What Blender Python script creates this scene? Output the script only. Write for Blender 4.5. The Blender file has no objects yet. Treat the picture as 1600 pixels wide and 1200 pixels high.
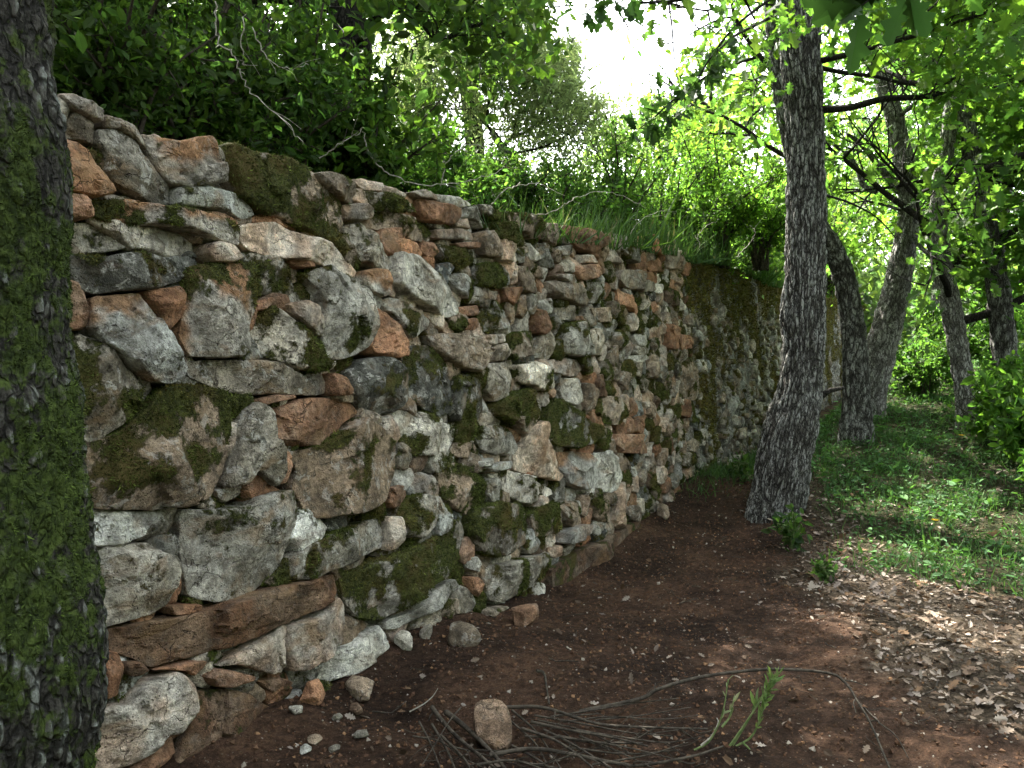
import bpy, math, random
import numpy as np
from math import radians, sin, cos, tan, pi

# ---------------------------------------------------------------- camera, sky, sun, exposure
SC = bpy.context.scene
COL = SC.collection
CAM_H, PITCH, FPX = 1.55, radians(4.6), 1248.0
cam_data = bpy.data.cameras.new("camera")
cam = bpy.data.objects.new("camera", cam_data); COL.objects.link(cam)
cam.location = (0, 0, CAM_H)
cam.rotation_euler = (pi/2 - PITCH, 0, 0)
cam_data.sensor_width = 36.0
cam_data.lens = FPX/1600.0*36.0
cam_data.clip_start = 0.05
cam_data.clip_end = 2000
SC.camera = cam

SUN_AZ, SUN_EL = radians(-24), radians(52)       # azimuth measured from +Y towards +X
world = bpy.data.worlds.new("World"); SC.world = world
world.use_nodes = True
wn = world.node_tree
for n in list(wn.nodes): wn.nodes.remove(n)
sky = wn.nodes.new("ShaderNodeTexSky"); sky.sky_type = 'NISHITA'; sky.sun_disc = False
sky.sun_elevation = SUN_EL; sky.sun_rotation = SUN_AZ
sky.dust_density = 3.0
hs = wn.nodes.new("ShaderNodeHueSaturation"); hs.inputs["Saturation"].default_value = 0.30
bg = wn.nodes.new("ShaderNodeBackground"); bg.inputs["Strength"].default_value = 0.15
wo = wn.nodes.new("ShaderNodeOutputWorld")
wn.links.new(sky.outputs[0], hs.inputs["Color"])
wn.links.new(hs.outputs[0], bg.inputs[0]); wn.links.new(bg.outputs[0], wo.inputs[0])

sun_d = bpy.data.lights.new("sun", 'SUN'); sun_d.energy = 3.6; sun_d.angle = radians(0.5)
sun_d.color = (1.0, 0.95, 0.86)
sun = bpy.data.objects.new("sun", sun_d); COL.objects.link(sun)
sun.location = (-3, 12, 20)
# the lamp shines along its -Z; aim -Z away from the sun position
sun.rotation_euler = (pi/2 - SUN_EL, 0, pi - SUN_AZ)

SC.view_settings.view_transform = 'Standard'
SC.view_settings.look = 'None'
SC.view_settings.exposure = 3.25
SC.view_settings.gamma = 1.0
SC.cycles.max_bounces = 8
SC.cycles.diffuse_bounces = 4
SC.cycles.transmission_bounces = 5
SC.cycles.glossy_bounces = 2
SC.cycles.transparent_max_bounces = 4
SC.cycles.sample_clamp_indirect = 6.0

# ---------------------------------------------------------------- numpy helpers
def rng(seed): return np.random.default_rng(seed)

def _hash(ix, iy, iz, seed):
    h = (ix*374761393 + iy*668265263 + iz*2147483647*3 + seed*974634777) & 0xffffffff
    h = ((h ^ (h >> 13))*1274126177) & 0xffffffff
    h = ((h ^ (h >> 15))*2246822519) & 0xffffffff
    return (h ^ (h >> 16)) & 0xffffffff

def noise(P, seed=0):
    """gradient noise, about -1..1; P is (N,3)"""
    P = np.asarray(P, dtype=np.float64)
    i = np.floor(P).astype(np.int64); f = P - i
    w = f*f*f*(f*(f*6-15)+10)
    out = np.zeros(len(P))
    for dx in (0, 1):
        for dy in (0, 1):
            for dz in (0, 1):
                h = _hash(i[:,0]+dx, i[:,1]+dy, i[:,2]+dz, seed)
                gx = ((h & 1023)/511.5 - 1); gy = (((h >> 10) & 1023)/511.5 - 1); gz = (((h >> 20) & 1023)/511.5 - 1)
                g = gx*(f[:,0]-dx) + gy*(f[:,1]-dy) + gz*(f[:,2]-dz)
                ww = (w[:,0] if dx else 1-w[:,0])*(w[:,1] if dy else 1-w[:,1])*(w[:,2] if dz else 1-w[:,2])
                out += g*ww
    return out*1.3

def fbm(P, oct=4, seed=0, gain=0.5):
    P = np.asarray(P, dtype=np.float64)
    a, s, o = 1.0, 0.0, np.zeros(len(P))
    for k in range(oct):
        o += a*noise(P*(2.0**k) + 17.3*k, seed+k); s += a; a *= gain
    return o/s

def sstep(x, a, b):
    t = np.clip((np.asarray(x, dtype=float)-a)/(b-a), 0, 1)
    return t*t*(3-2*t)

def unit(v):
    v = np.asarray(v, dtype=float)
    return v/np.maximum(np.linalg.norm(v, axis=-1, keepdims=True), 1e-9)

# ---------------------------------------------------------------- objects
def tag(o, label=None, cat=None, group=None, kind=None):
    if label: o["label"] = label
    if cat: o["category"] = cat
    if group: o["group"] = group
    if kind: o["kind"] = kind
    return o

def thing(name, loc, label, cat, group=None):
    o = bpy.data.objects.new(name, None); COL.objects.link(o)
    o.location = tuple(float(a) for a in loc); o.empty_display_size = 0.2
    return tag(o, label, cat, group)

def root_of(o):
    while o.parent: o = o.parent
    return o

def mk(name, V, F, mat, parent=None, attrs=None, smooth=True, origin=None, sharp=0):
    """one mesh object from vertices (world space) and a list of index arrays (m,k)"""
    V = np.asarray(V, dtype=np.float32)
    off = np.array(root_of(parent).location if parent else (origin if origin is not None else (0, 0, 0)), dtype=np.float32)
    me = bpy.data.meshes.new(name)
    if isinstance(F, np.ndarray): F = [F]
    F = [np.asarray(f, dtype=np.int32) for f in F if len(f)]
    nf = sum(len(f) for f in F); nl = sum(f.size for f in F)
    me.vertices.add(len(V)); me.vertices.foreach_set("co", (V-off).ravel())
    me.loops.add(nl); me.polygons.add(nf)
    me.loops.foreach_set("vertex_index", np.concatenate([f.ravel() for f in F]))
    tot = np.concatenate([np.full(len(f), f.shape[1], dtype=np.int32) for f in F])
    start = np.concatenate([[0], np.cumsum(tot)[:-1]]).astype(np.int32)
    me.polygons.foreach_set("loop_start", start)
    try: me.polygons.foreach_set("loop_total", tot)
    except Exception: pass
    me.polygons.foreach_set("use_smooth", np.full(nf, bool(smooth)))
    for k, a in (attrs or {}).items():
        a = np.asarray(a, dtype=np.float32)
        if a.ndim == 2:
            at = me.attributes.new(k, 'FLOAT_COLOR', 'POINT')
            at.data.foreach_set("color", np.concatenate([a, np.ones((len(a), 1), dtype=np.float32)], 1).ravel())
        else:
            at = me.attributes.new(k, 'FLOAT', 'POINT'); at.data.foreach_set("value", a)
    me.update(calc_edges=True); me.validate()
    if sharp: me.set_sharp_from_angle(angle=radians(sharp))
    me.materials.append(mat)
    o = bpy.data.objects.new(name, me); COL.objects.link(o)
    if parent: o.parent = parent
    elif origin is not None: o.location = tuple(float(a) for a in origin)
    return o

# ---------------------------------------------------------------- camera rays -> places
def ray(px, py):
    x = (np.asarray(px, float)-800)/FPX; y = -(np.asarray(py, float)-600)/FPX
    f = np.array([0, cos(PITCH), -sin(PITCH)]); up = np.array([0, sin(PITCH), cos(PITCH)])
    d = np.stack([x, np.zeros_like(x), np.zeros_like(x)], -1) + y[..., None]*up + f
    return d                      # depth along the view axis is 1
EYE = np.array([0, 0, CAM_H])
def at_depth(px, py, depth): return EYE + ray(px, py)*np.asarray(depth, float)[..., None]

# the wall's own frame: s runs along the wall, t up its leaning face, p = distance out from its foot line
PHI = radians(29.8); WD = 2.29; BAT = radians(5)
U = np.array([sin(PHI), cos(PHI), 0]); N0 = np.array([cos(PHI), -sin(PHI), 0]); Z = np.array([0, 0, 1.0])
W = -N0*sin(BAT) + Z*cos(BAT); NW = N0*cos(BAT) + Z*sin(BAT)
P0 = -N0*WD
def st(px, py):
    d = ray(px, py); k = ((P0-EYE) @ NW)/(d @ NW)
    q = EYE + d*k[..., None] - P0
    return np.stack([q @ U, q @ W], -1)
def from_st(s, t, h=0.0):
    s = np.asarray(s, float)[..., None]; t = np.asarray(t, float)[..., None]; h = np.asarray(h, float)[..., None]
    return P0 + U*s + W*t + NW*h
def sp(x, y):
    q = np.stack([np.asarray(x, float), np.asarray(y, float)], -1) - P0[:2]
    return q @ U[:2], q @ N0[:2]
def from_sp(s, p, z=0.0):
    s = np.asarray(s, float); p = np.asarray(p, float); z = np.asarray(z, float)+0*s
    return np.stack([P0[0]+U[0]*s+N0[0]*p, P0[1]+U[1]*s+N0[1]*p, z], -1)

TOP_PX = np.array([(90,150),(150,175),(215,207),(320,217),(350,228),(430,242),(530,287),(640,299),(740,320),(840,347),(940,362),(1000,369),(1060,388),(1110,395),(1160,404),(1220,447)], float)
BASE_PX = np.array([(440,1112),(520,1092),(600,1030),(680,985),(760,965),(845,938),(900,905),(960,860),(1010,825),(1050,790),(1090,748),(1140,738),(1200,702)], float)
TOP_ST = st(TOP_PX[:,0], TOP_PX[:,1]); BASE_ST = st(BASE_PX[:,0], BASE_PX[:,1])
def top_t(s): return np.interp(s, TOP_ST[:,0], TOP_ST[:,1])
def base_t(s): return np.interp(s, BASE_ST[:,0], BASE_ST[:,1])
def top_z(s): return top_t(s)*cos(BAT)

def ground_z(x, y):
    s, p = sp(x, y)
    z = base_t(s)*sstep(p, 3.0, 0.2)
    z = z + 0.125*np.clip(s-6.2, 0, 7)*sstep(p, 0.1, 1.3) + 0.035*np.clip(p-1.6, 0, 8)
    q = np.stack([np.asarray(x, float), np.asarray(y, float), np.zeros_like(np.asarray(x, float))], -1).reshape(-1, 3)
    near = np.exp(-((q[:,0]-1)**2+(q[:,1]-4)**2)/60.0)
    r = 0.05*fbm(q*0.8, 3, 5) + 0.05*np.exp(-np.abs(p)/0.16).ravel() + near*(0.045*fbm(q*3.5, 4, 9) + 0.030*fbm(q*12, 4, 11, 0.75))
    return z + r.reshape(np.shape(z))
def at_ground(px, py):
    d = ray(np.asarray(px, float), np.asarray(py, float))
    k = (CAM_H)/np.maximum(-d[..., 2], 1e-3)
    for _ in range(30):
        q = EYE + d*k[..., None]
        gz = ground_z(q[..., 0], q[..., 1])
        k = k + 0.6*((CAM_H-gz)/np.maximum(-d[..., 2], 1e-3) - k)
    q = EYE + d*k[..., None]
    return q

# ---------------------------------------------------------------- materials
class G:
    def __init__(s, name):
        s.m = bpy.data.materials.new(name); s.m.use_nodes = True; s.t = s.m.node_tree
        for n in list(s.t.nodes): s.t.nodes.remove(n)
        s.out = s.t.nodes.new("ShaderNodeOutputMaterial")
        s.co = s.t.nodes.new("ShaderNodeTexCoord").outputs["Object"]
    def n(s, typ, **kw):
        nd = s.t.nodes.new(typ)
        for k, v in kw.items(): setattr(nd, k, v)
        return nd
    def set(s, sock, v):
        if isinstance(v, bpy.types.NodeSocket): s.t.links.new(v, sock)
        else:
            if sock.type == 'RGBA' and len(v) == 3: v = (*v, 1)
            sock.default_value = v
    def scale(s, v, co=None):
        nd = s.n("ShaderNodeMapping"); s.set(nd.inputs["Vector"], co or s.co); nd.inputs["Scale"].default_value = v
        return nd.outputs[0]
    def noise(s, sc, det=6, rough=0.6, dist=0.0, co=None):
        nd = s.n("ShaderNodeTexNoise"); s.set(nd.inputs["Vector"], co or s.co)
        nd.inputs["Scale"].default_value = sc; nd.inputs["Detail"].default_value = det
        nd.inputs["Roughness"].default_value = rough; nd.inputs["Distortion"].default_value = dist
        return nd.outputs[0]
    def vor(s, sc, feat='F1', co=None, rand=1.0):
        nd = s.n("ShaderNodeTexVoronoi", feature=feat); s.set(nd.inputs["Vector"], co or s.co)
        nd.inputs["Scale"].default_value = sc; nd.inputs["Randomness"].default_value = rand
        return nd.outputs["Distance"]
    def ramp(s, v, a, b, lo=0.0, hi=1.0):
        nd = s.n("ShaderNodeMapRange", clamp=True, interpolation_type='SMOOTHSTEP')
        s.set(nd.inputs[0], v)
        for i, q in enumerate((a, b, lo, hi)): nd.inputs[i+1].default_value = q
        return nd.outputs[0]
    def math(s, op, a, b=0.0):
        nd = s.n("ShaderNodeMath", operation=op); s.set(nd.inputs[0], a); s.set(nd.inputs[1], b)
        return nd.outputs[0]
    def mix(s, f, a, b, mode='MIX'):
        nd = s.n("ShaderNodeMix", data_type='RGBA', blend_type=mode)
        s.set(nd.inputs[0], f); s.set(nd.inputs[6], a); s.set(nd.inputs[7], b)
        return nd.outputs[2]
    def mul(s, col, v):
        nd = s.n("ShaderNodeVectorMath", operation='SCALE'); s.set(nd.inputs[0], col); s.set(nd.inputs["Scale"], v)
        return nd.outputs[0]
    def attr(s, name, fac=False):
        nd = s.n("ShaderNodeAttribute", attribute_name=name)
        return nd.outputs["Fac"] if fac else nd.outputs["Color"]
    def bump(s, h, st=0.5, d=0.01, nrm=None):
        nd = s.n("ShaderNodeBump"); s.set(nd.inputs["Height"], h)
        nd.inputs["Strength"].default_value = st; nd.inputs["Distance"].default_value = d
        if nrm: s.set(nd.inputs["Normal"], nrm)
        return nd.outputs[0]
    def bsdf(s, col, rough=0.9, nrm=None, spec=0.25):
        nd = s.n("ShaderNodeBsdfPrincipled"); s.set(nd.inputs["Base Color"], col)
        s.set(nd.inputs["Roughness"], rough); nd.inputs["Specular IOR Level"].default_value = spec
        if nrm: s.set(nd.inputs["Normal"], nrm)
        return nd.outputs[0]
    def warp(s, sc, amt):
        w = s.n("ShaderNodeTexNoise"); s.set(w.inputs["Vector"], s.co); w.inputs["Scale"].default_value = sc; w.inputs["Detail"].default_value = 3
        k = s.n("ShaderNodeVectorMath", operation='SCALE'); s.set(k.inputs[0], w.outputs["Color"]); k.inputs["Scale"].default_value = amt
        a = s.n("ShaderNodeVectorMath", operation='ADD'); s.set(a.inputs[0], s.co); s.set(a.inputs[1], k.outputs[0])
        return a.outputs[0]
    def done(s, sh): s.t.links.new(sh, s.out.inputs[0]); return s.m

def stone_material(name, m1, m2, m3):
    g = G(name)
    col = g.attr("col"); moss = g.attr("moss", True); lich = g.attr("lich", True)
    a = g.noise(7, 8, 0.65, 0.3); b = g.noise(38, 8, 0.68); c = g.noise(150, 4, 0.6)
    base = g.mul(col, g.ramp(a, 0.3, 0.7, 0.42, 1.40))
    base = g.mul(base, g.ramp(b, 0.3, 0.7, 0.58, 1.38))
    base = g.mul(base, g.ramp(c, 0.3, 0.7, 0.80, 1.18))
    base = g.mul(base, g.ramp(g.noise(330, 3, 0.7), 0.3, 0.7, 0.80, 1.2))
    rust = g.ramp(g.noise(5.3, 6, 0.6, 0.6, g.scale((1, 1, 1.6))), 0.52, 0.68, 0, 0.5)
    base = g.mix(rust, base, (0.29, 0.18, 0.085))
    earth = g.ramp(g.noise(9, 9, 0.7, 0.8), 0.56, 0.66, 0, 0.62)
    base = g.mix(earth, base, (0.095, 0.066, 0.040))
    stain = g.math('MULTIPLY', g.ramp(g.noise(4.6, 11, 0.72, 0.7), 0.555, 0.585, 0, 0.72), g.math('MINIMUM', g.math('ADD', lich, 0.25), 1.0))
    base = g.mix(stain, base, (0.085, 0.074, 0.052))
    white = g.math('MULTIPLY', g.ramp(g.noise(15, 10, 0.72, 0.5), 0.545, 0.59, 0, 0.62), lich)
    base = g.mix(white, base, (0.56, 0.545, 0.48))
    dark = g.math('MULTIPLY', g.ramp(g.noise(24, 10, 0.75, 0.4), 0.57, 0.61, 0, 0.7), lich)
    base = g.mix(dark, base, (0.045, 0.045, 0.038))
    speck = g.ramp(g.noise(95, 5, 0.7), 0.62, 0.68, 0, 0.75)
    base = g.mix(speck, base, (0.035, 0.034, 0.03))
    crk = g.noise(6, 5, 0.6, 0.0)
    vn = g.n("ShaderNodeVectorMath", operation='ADD'); g.set(vn.inputs[0], g.co)
    wob = g.n("ShaderNodeTexNoise"); wob.inputs["Scale"].default_value = 9; wob.inputs["Detail"].default_value = 5
    g.set(wob.inputs["Vector"], g.co)
    sc_ = g.n("ShaderNodeVectorMath", operation='SCALE'); g.set(sc_.inputs[0], wob.outputs["Color"]); sc_.inputs["Scale"].default_value = 0.16
    g.set(vn.inputs[1], sc_.outputs[0])
    edge = g.vor(7.5, 'DISTANCE_TO_EDGE', vn.outputs[0])
    crack = g.math('MULTIPLY', g.ramp(edge, 0.0, 0.018, 1, 0), g.ramp(a, 0.50, 0.58))
    base = g.mix(g.math('MULTIPLY', crack, 0.75), base, (0.05, 0.04, 0.03))
    mm = g.math('ADD', moss, g.math('MULTIPLY', g.math('SUBTRACT', g.noise(24, 9, 0.78), 0.5), 2.0))
    mf = g.ramp(mm, 0.42, 0.60)
    mcol = g.mix(g.ramp(g.noise(60, 6, 0.7), 0.35, 0.65), m1, m2)
    mcol = g.mix(g.ramp(g.noise(4, 4), 0.45, 0.62), mcol, m3)
    base = g.mix(mf, base, mcol)
    hgt = g.math('ADD', g.math('MULTIPLY', b, 1.0), g.math('MULTIPLY', c, 0.45))
    pit = g.math('MULTIPLY', g.ramp(g.vor(75, 'F1', g.co), 0.10, 0.32, 1, 0), g.ramp(g.noise(13, 4), 0.48, 0.58))
    base = g.mix(g.math('MULTIPLY', pit, 0.45), base, (0.07, 0.06, 0.045))
    hgt = g.math('SUBTRACT', hgt, g.math('MULTIPLY', crack, 0.7))
    hgt = g.math('SUBTRACT', hgt, g.math('MULTIPLY', pit, 0.5))
    hgt = g.math('ADD', hgt, g.math('MULTIPLY', mf, g.noise(110, 4, 0.8)))
    return g.done(g.bsdf(base, 0.92, g.bump(hgt, 1.0, 0.019), 0.2))
M_STONE = stone_material('limestone', (0.028, 0.034, 0.010), (0.105, 0.112, 0.028), (0.10, 0.078, 0.024))
M_STONE_OLD = stone_material('old_limestone', (0.055, 0.050, 0.014), (0.155, 0.145, 0.035), (0.13, 0.10, 0.03))

def moss_material(name, c1, c2, c3):
    g = G(name)
    v = g.attr("lc"); b = g.noise(9, 4, 0.6)
    col = g.mix(g.ramp(b, 0.4, 0.65), c1, c2)
    col = g.mix(g.ramp(g.noise(3.1, 3), 0.5, 0.65), col, c3)
    col = g.mix(1.0, col, v, 'MULTIPLY')
    return g.done(g.bsdf(col, 0.95, None, 0.1))
M_MOSS = moss_material("moss", (0.055, 0.070, 0.016), (0.105, 0.128, 0.028), (0.130, 0.108, 0.030))
M_MOSS_OLD = moss_material("olive_moss", (0.10, 0.095, 0.022), (0.17, 0.155, 0.035), (0.15, 0.11, 0.03))
M_MOSS_BARK = moss_material("bark_moss", (0.040, 0.060, 0.014), (0.068, 0.100, 0.020), (0.095, 0.115, 0.028))

def leaf_material(name, trans=0.64, warm=(1.3, 1.5, 0.85), rough=0.5, spec=0.25):
    g = G(name)
    col = g.attr("lc")
    p = g.bsdf(col, rough, None, spec)
    t = g.n("ShaderNodeBsdfTranslucent"); g.set(t.inputs[0], g.mix(1.0, col, warm, 'MULTIPLY'))
    mx = g.n("ShaderNodeMixShader"); mx.inputs[0].default_value = trans
    g.t.links.new(p, mx.inputs[1]); g.t.links.new(t.outputs[0], mx.inputs[2])
    return g.done(mx.outputs[0])
M_LEAF = leaf_material("green_leaf")
M_GRASS = leaf_material("grass_blade", 0.35, (1.2, 1.35, 0.6), 0.6, 0.15)
M_DRY = leaf_material("dry_leaf", 0.12, (1.1, 1.0, 0.8), 0.85, 0.08)

def bark_material(name, dark, mid, lichen, lo=0.50, hi=0.60, mossy=False, zs=0.24):
    g = G(name)
    ridge = g.attr("ridge", True)
    a = g.noise(105, 7, 0.70, 0.3, g.scale((1, 1, 0.30))); b = g.noise(190, 4, 0.7)
    col = g.mix(g.ramp(g.math('ADD', ridge, g.math('MULTIPLY', g.math('SUBTRACT', a, 0.5), 1.6)), 0.25, 0.75), dark, mid)
    patch = g.noise(4.5, 6, 0.62, 0.4)
    lf = g.math('ADD', g.math('MULTIPLY', a, 0.50), g.math('MULTIPLY', patch, 0.50))
    lf = g.math('ADD', lf, g.math('MULTIPLY', g.math('SUBTRACT', ridge, 0.45), 0.30))
    crack = g.vor(46, 'DISTANCE_TO_EDGE', g.scale((1, 1, 0.42 if mossy else zs), g.warp(16, 0.045)))
    ck = g.ramp(crack, 0.02, 0.16, 0.8, 0)
    col = g.mix(g.ramp(b, 0.35, 0.65, 0.0, 0.35), col, g.n_rgb(mid, 1.7))
    li = g.ramp(lf, lo-0.05, hi+0.07, 0, 0.85)
    col = g.mix(li, col, g.mix(g.ramp(b, 0.35, 0.65), g.n_rgb(lichen, 0.6), lichen))
    col = g.mix(ck, col, g.n_rgb(dark, 0.6))
    if mossy:
        ms = g.attr("moss", True)
        mf = g.ramp(g.math('ADD', ms, g.math('MULTIPLY', g.math('SUBTRACT', g.noise(22, 8, 0.75), 0.5), 1.6)), 0.42, 0.62)
        mc = g.mix(g.ramp(g.noise(55, 6, 0.7), 0.35, 0.65), (0.022, 0.034, 0.010), (0.080, 0.112, 0.025))
        col = g.mix(mf, col, mc)
    h = g.math('ADD', g.math('MULTIPLY', a, 1.0), g.math('MULTIPLY', b, 0.3))
    h = g.math('SUBTRACT', h, ck)
    return g.done(g.bsdf(col, 0.93, g.bump(h, 1.0, 0.014), 0.15))
G.n_rgb = lambda s, c, k: tuple(x*k for x in c)
M_BARK = bark_material("oak_bark", (0.025, 0.023, 0.020), (0.15, 0.14, 0.122), (0.46, 0.465, 0.43), 0.46, 0.56)
M_BARK_PALE = bark_material("pale_bark", (0.07, 0.064, 0.055), (0.33, 0.315, 0.285), (0.60, 0.59, 0.55), 0.43, 0.54)  # pale bark, raised further to stand in for sunlight on the leaning trunk
M_BARK_MOSS = bark_material("mossy_bark", (0.018, 0.017, 0.014), (0.085, 0.080, 0.068), (0.34, 0.37, 0.33), 0.57, 0.64, True)
M_BARK_DARK = bark_material("dark_bark", (0.012, 0.011, 0.009), (0.045, 0.040, 0.033), (0.20, 0.20, 0.18), 0.60, 0.68)

def twig_material(name, c1, c2):
    g = G(name)
    col = g.mix(g.ramp(g.noise(30, 6, 0.7), 0.38, 0.62), c1, c2)
    return g.done(g.bsdf(col, 0.85, g.bump(g.noise(160, 4), 0.5, 0.004), 0.2))
M_TWIG = twig_material("twig_bark", (0.022, 0.018, 0.013), (0.070, 0.058, 0.043))
M_CANE = twig_material("dry_cane", (0.20, 0.18, 0.14), (0.42, 0.40, 0.34))
M_STEMGREEN = twig_material("green_stem", (0.10, 0.16, 0.05), (0.20, 0.24, 0.10))

def ground_material():
    g = G("soil")
    z = g.attr("zone")                    # R litter, G grass, B pale soil
    sep = g.n("ShaderNodeSeparateColor"); g.set(sep.inputs[0], z)
    a = g.noise(2.2, 6, 0.6, 0.3); b = g.noise(28, 9, 0.72); c = g.noise(120, 5, 0.7)
    soil = g.mix(g.ramp(a, 0.35, 0.65), (0.036, 0.0212, 0.0136), (0.083, 0.0475, 0.0295))
    soil = g.mul(soil, g.ramp(b, 0.3, 0.7, 0.45, 1.5))
    soil = g.mul(soil, g.ramp(c, 0.3, 0.7, 0.65, 1.3))
    soil = g.mul(soil, g.ramp(g.noise(0.9, 5, 0.6, 0.5), 0.35, 0.65, 0.75, 1.35))
    red = g.ramp(g.noise(1.1, 4), 0.5, 0.62, 0, 0.5)
    soil = g.mix(red, soil, g.mul(soil, 1.25))
    grit = g.ramp(g.noise(75, 3, 0.6), 0.665, 0.70, 0, 0.8)
    soil = g.mix(grit, soil, (0.30, 0.25, 0.20))
    hum = g.mix(g.ramp(b, 0.35, 0.65), (0.035, 0.026, 0.016), (0.13, 0.10, 0.07))
    col = g.mix(sep.outputs[0], soil, hum)
    gr = g.mix(g.ramp(b, 0.4, 0.62), (0.022, 0.030, 0.010), (0.06, 0.055, 0.025))
    col = g.mix(sep.outputs[1], col, gr)
    h = g.math('ADD', b, g.math('MULTIPLY', c, 0.5))
    h = g.math('ADD', h, g.math('MULTIPLY', g.noise(52, 6, 0.8, 0.6), 0.8))
    return g.done(g.bsdf(col, 0.95, g.bump(h, 1.0, 0.04), 0.12))
M_SOIL = ground_material()

# gaps in the foliage through which trunks and sky stay visible: (x0, y0, x1, y1, nearer than, share of leaves dropped)
GAPS = [(760, -260, 1010, 60, 3.2, 1.0), (1060, 60, 1200, 130, 60, .45), (1305, 95, 1435, 640, 9.6, .95), (1212, 60, 1298, 840, 6.95, .97), (1465, 440, 1530, 660, 9.0, .9), (1285, 330, 1350, 640, 8.4, .95),
        (860, -20, 1000, 60, 60, .93), (905, 40, 1060, 150, 60, .96), (1000, 0, 1120, 75, 60, .85), (1040, 100, 1110, 160, 60, .7), (940, 120, 1010, 190, 60, .6),
        (1260, 520, 1600, 900, 6.2, .97), (850, 700, 1600, 1200, 6.0, .99), (80, 240, 700, 1200, 2.6, .99), (1410, 240, 1600, 560, 5.5, .5)]
def gap_keep(r, P):
    P = np.asarray(P, float); d = P-EYE
    f = np.array([0, cos(PITCH), -sin(PITCH)]); up = np.array([0, sin(PITCH), cos(PITCH)])
    dep = d @ f; dd = np.maximum(dep, .05)
    x = 800+FPX*d[:, 0]/dd; y = 600-FPX*(d @ up)/dd
    keep = np.ones(len(P), bool); u = r.random(len(P))
    jx = 14*noise(P*3.1, 5); jy = 14*noise(P*3.1, 6)
    for x0, y0, x1, y1, near, pr in GAPS:
        keep &= ~((dep > .05) & (dep < near) & (x+jx > x0) & (x+jx < x1) & (y+jy > y0) & (y+jy < y1) & (u < pr))
    return keep

# ---------------------------------------------------------------- shape makers
def tubes(paths, sides=6):
    """paths: list of (pts (n,3), radii (n,)); returns V, F of capped tubes"""
    Vs, Fs, o = [], [], 0
    for pts, rad in paths:
        pts = np.asarray(pts, float); n = len(pts); rad = np.broadcast_to(np.asarray(rad, float), (n,))
        T = unit(np.gradient(pts, axis=0))
        ref = np.array([0.31, 0.17, 0.93]) if abs(T[0] @ np.array([0, 0, 1.0])) < 0.8 else np.array([1.0, 0.1, 0.1])
        A = unit(np.cross(T, ref)); B = np.cross(T, A)
        th = np.linspace(0, 2*pi, sides, endpoint=False)
        ring = (A[:, None]*np.cos(th)[None, :, None] + B[:, None]*np.sin(th)[None, :, None])*rad[:, None, None] + pts[:, None]
        V = ring.reshape(-1, 3)
        V = np.concatenate([V, pts[-1:] + T[-1:]*rad[-1]], 0)
        i = np.arange(n-1)[:, None]*sides; j = np.arange(sides)[None]; j2 = (j+1) % sides
        q = np.stack([i+j, i+j2, i+sides+j2, i+sides+j], -1).reshape(-1, 4)
        last = (n-1)*sides
        cap = np.stack([last+np.arange(sides), last+(np.arange(sides)+1) % sides, np.full(sides, n*sides), np.full(sides, n*sides)], -1)[:, :3]
        Vs.append(V); Fs.append((q+o, cap+o)); o += len(V)
    return np.concatenate(Vs), [np.concatenate([f[0] for f in Fs]), np.concatenate([f[1] for f in Fs])]

def spline(pts, n):
    """Catmull-Rom through pts (any dimension), n samples"""
    pts = np.asarray(pts, float); m = len(pts)
    if m == 2: return pts[0] + np.linspace(0, 1, n)[:, None]*(pts[1]-pts[0])
    e = np.concatenate([[2*pts[0]-pts[1]], pts, [2*pts[-1]-pts[-2]]])
    u = np.linspace(0, m-1-1e-6, n); i = u.astype(int); f = (u-i)[:, None]
    a, b, c, d = e[i], e[i+1], e[i+2], e[i+3]
    return 0.5*((2*b)+(c-a)*f+(2*a-5*b+4*c-d)*f**2+(3*b-a-3*c+d)*f**3)

_OAKH = [(0.0,0.0),(0.13,0.05),(0.20,0.19),(0.30,0.10),(0.40,0.30),(0.52,0.13),(0.66,0.31),(0.76,0.14),(0.90,0.15),(1.0,0.0)]
_OAKV = np.array([(x, y, 0.25*y) for x, y in _OAKH] + [(x, -y, 0.25*y) for x, y in _OAKH[1:-1]])
_n = len(_OAKH)
SHAPES = {
 'oval': (np.array([(0,0,0),(0.32,0.24,0.06),(0.68,0.21,0.05),(1,0,-0.05),(0.68,-0.21,0.05),(0.32,-0.24,0.06)], float), [np.array([(0,3,2,1),(0,5,4,3)])]),
 'slim': (np.array([(0,0,0),(0.35,0.11,0.03),(0.7,0.09,0.02),(1,0,-0.08),(0.7,-0.09,0.02),(0.35,-0.11,0.03)], float), [np.array([(0,3,2,1),(0,5,4,3)])]),
 'oak': (_OAKV, [np.array([tuple(range(_n-1, -1, -1)), (0,)+tuple(range(_n, 2*_n-2))+(_n-1,)])]),
 'quad': (np.array([(0,0,0),(0.5,0.32,0.08),(1,0,0),(0.5,-0.32,0.08)], float), [np.array([(0,2,1),(0,3,2)])]),
 'blade': (np.array([(0,0.022,0),(0,-0.022,0),(0.5,0.017,0.08),(0.5,-0.017,0.08),(1,0,-0.12)], float), [np.array([(0,1,3,2)]), np.array([(2,3,4)])]),
 'tuft': (np.array([(0,0.16,0),(0,-0.16,0),(1,0,0.1)], float), [np.array([(0,1,2)])]),
}
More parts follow.
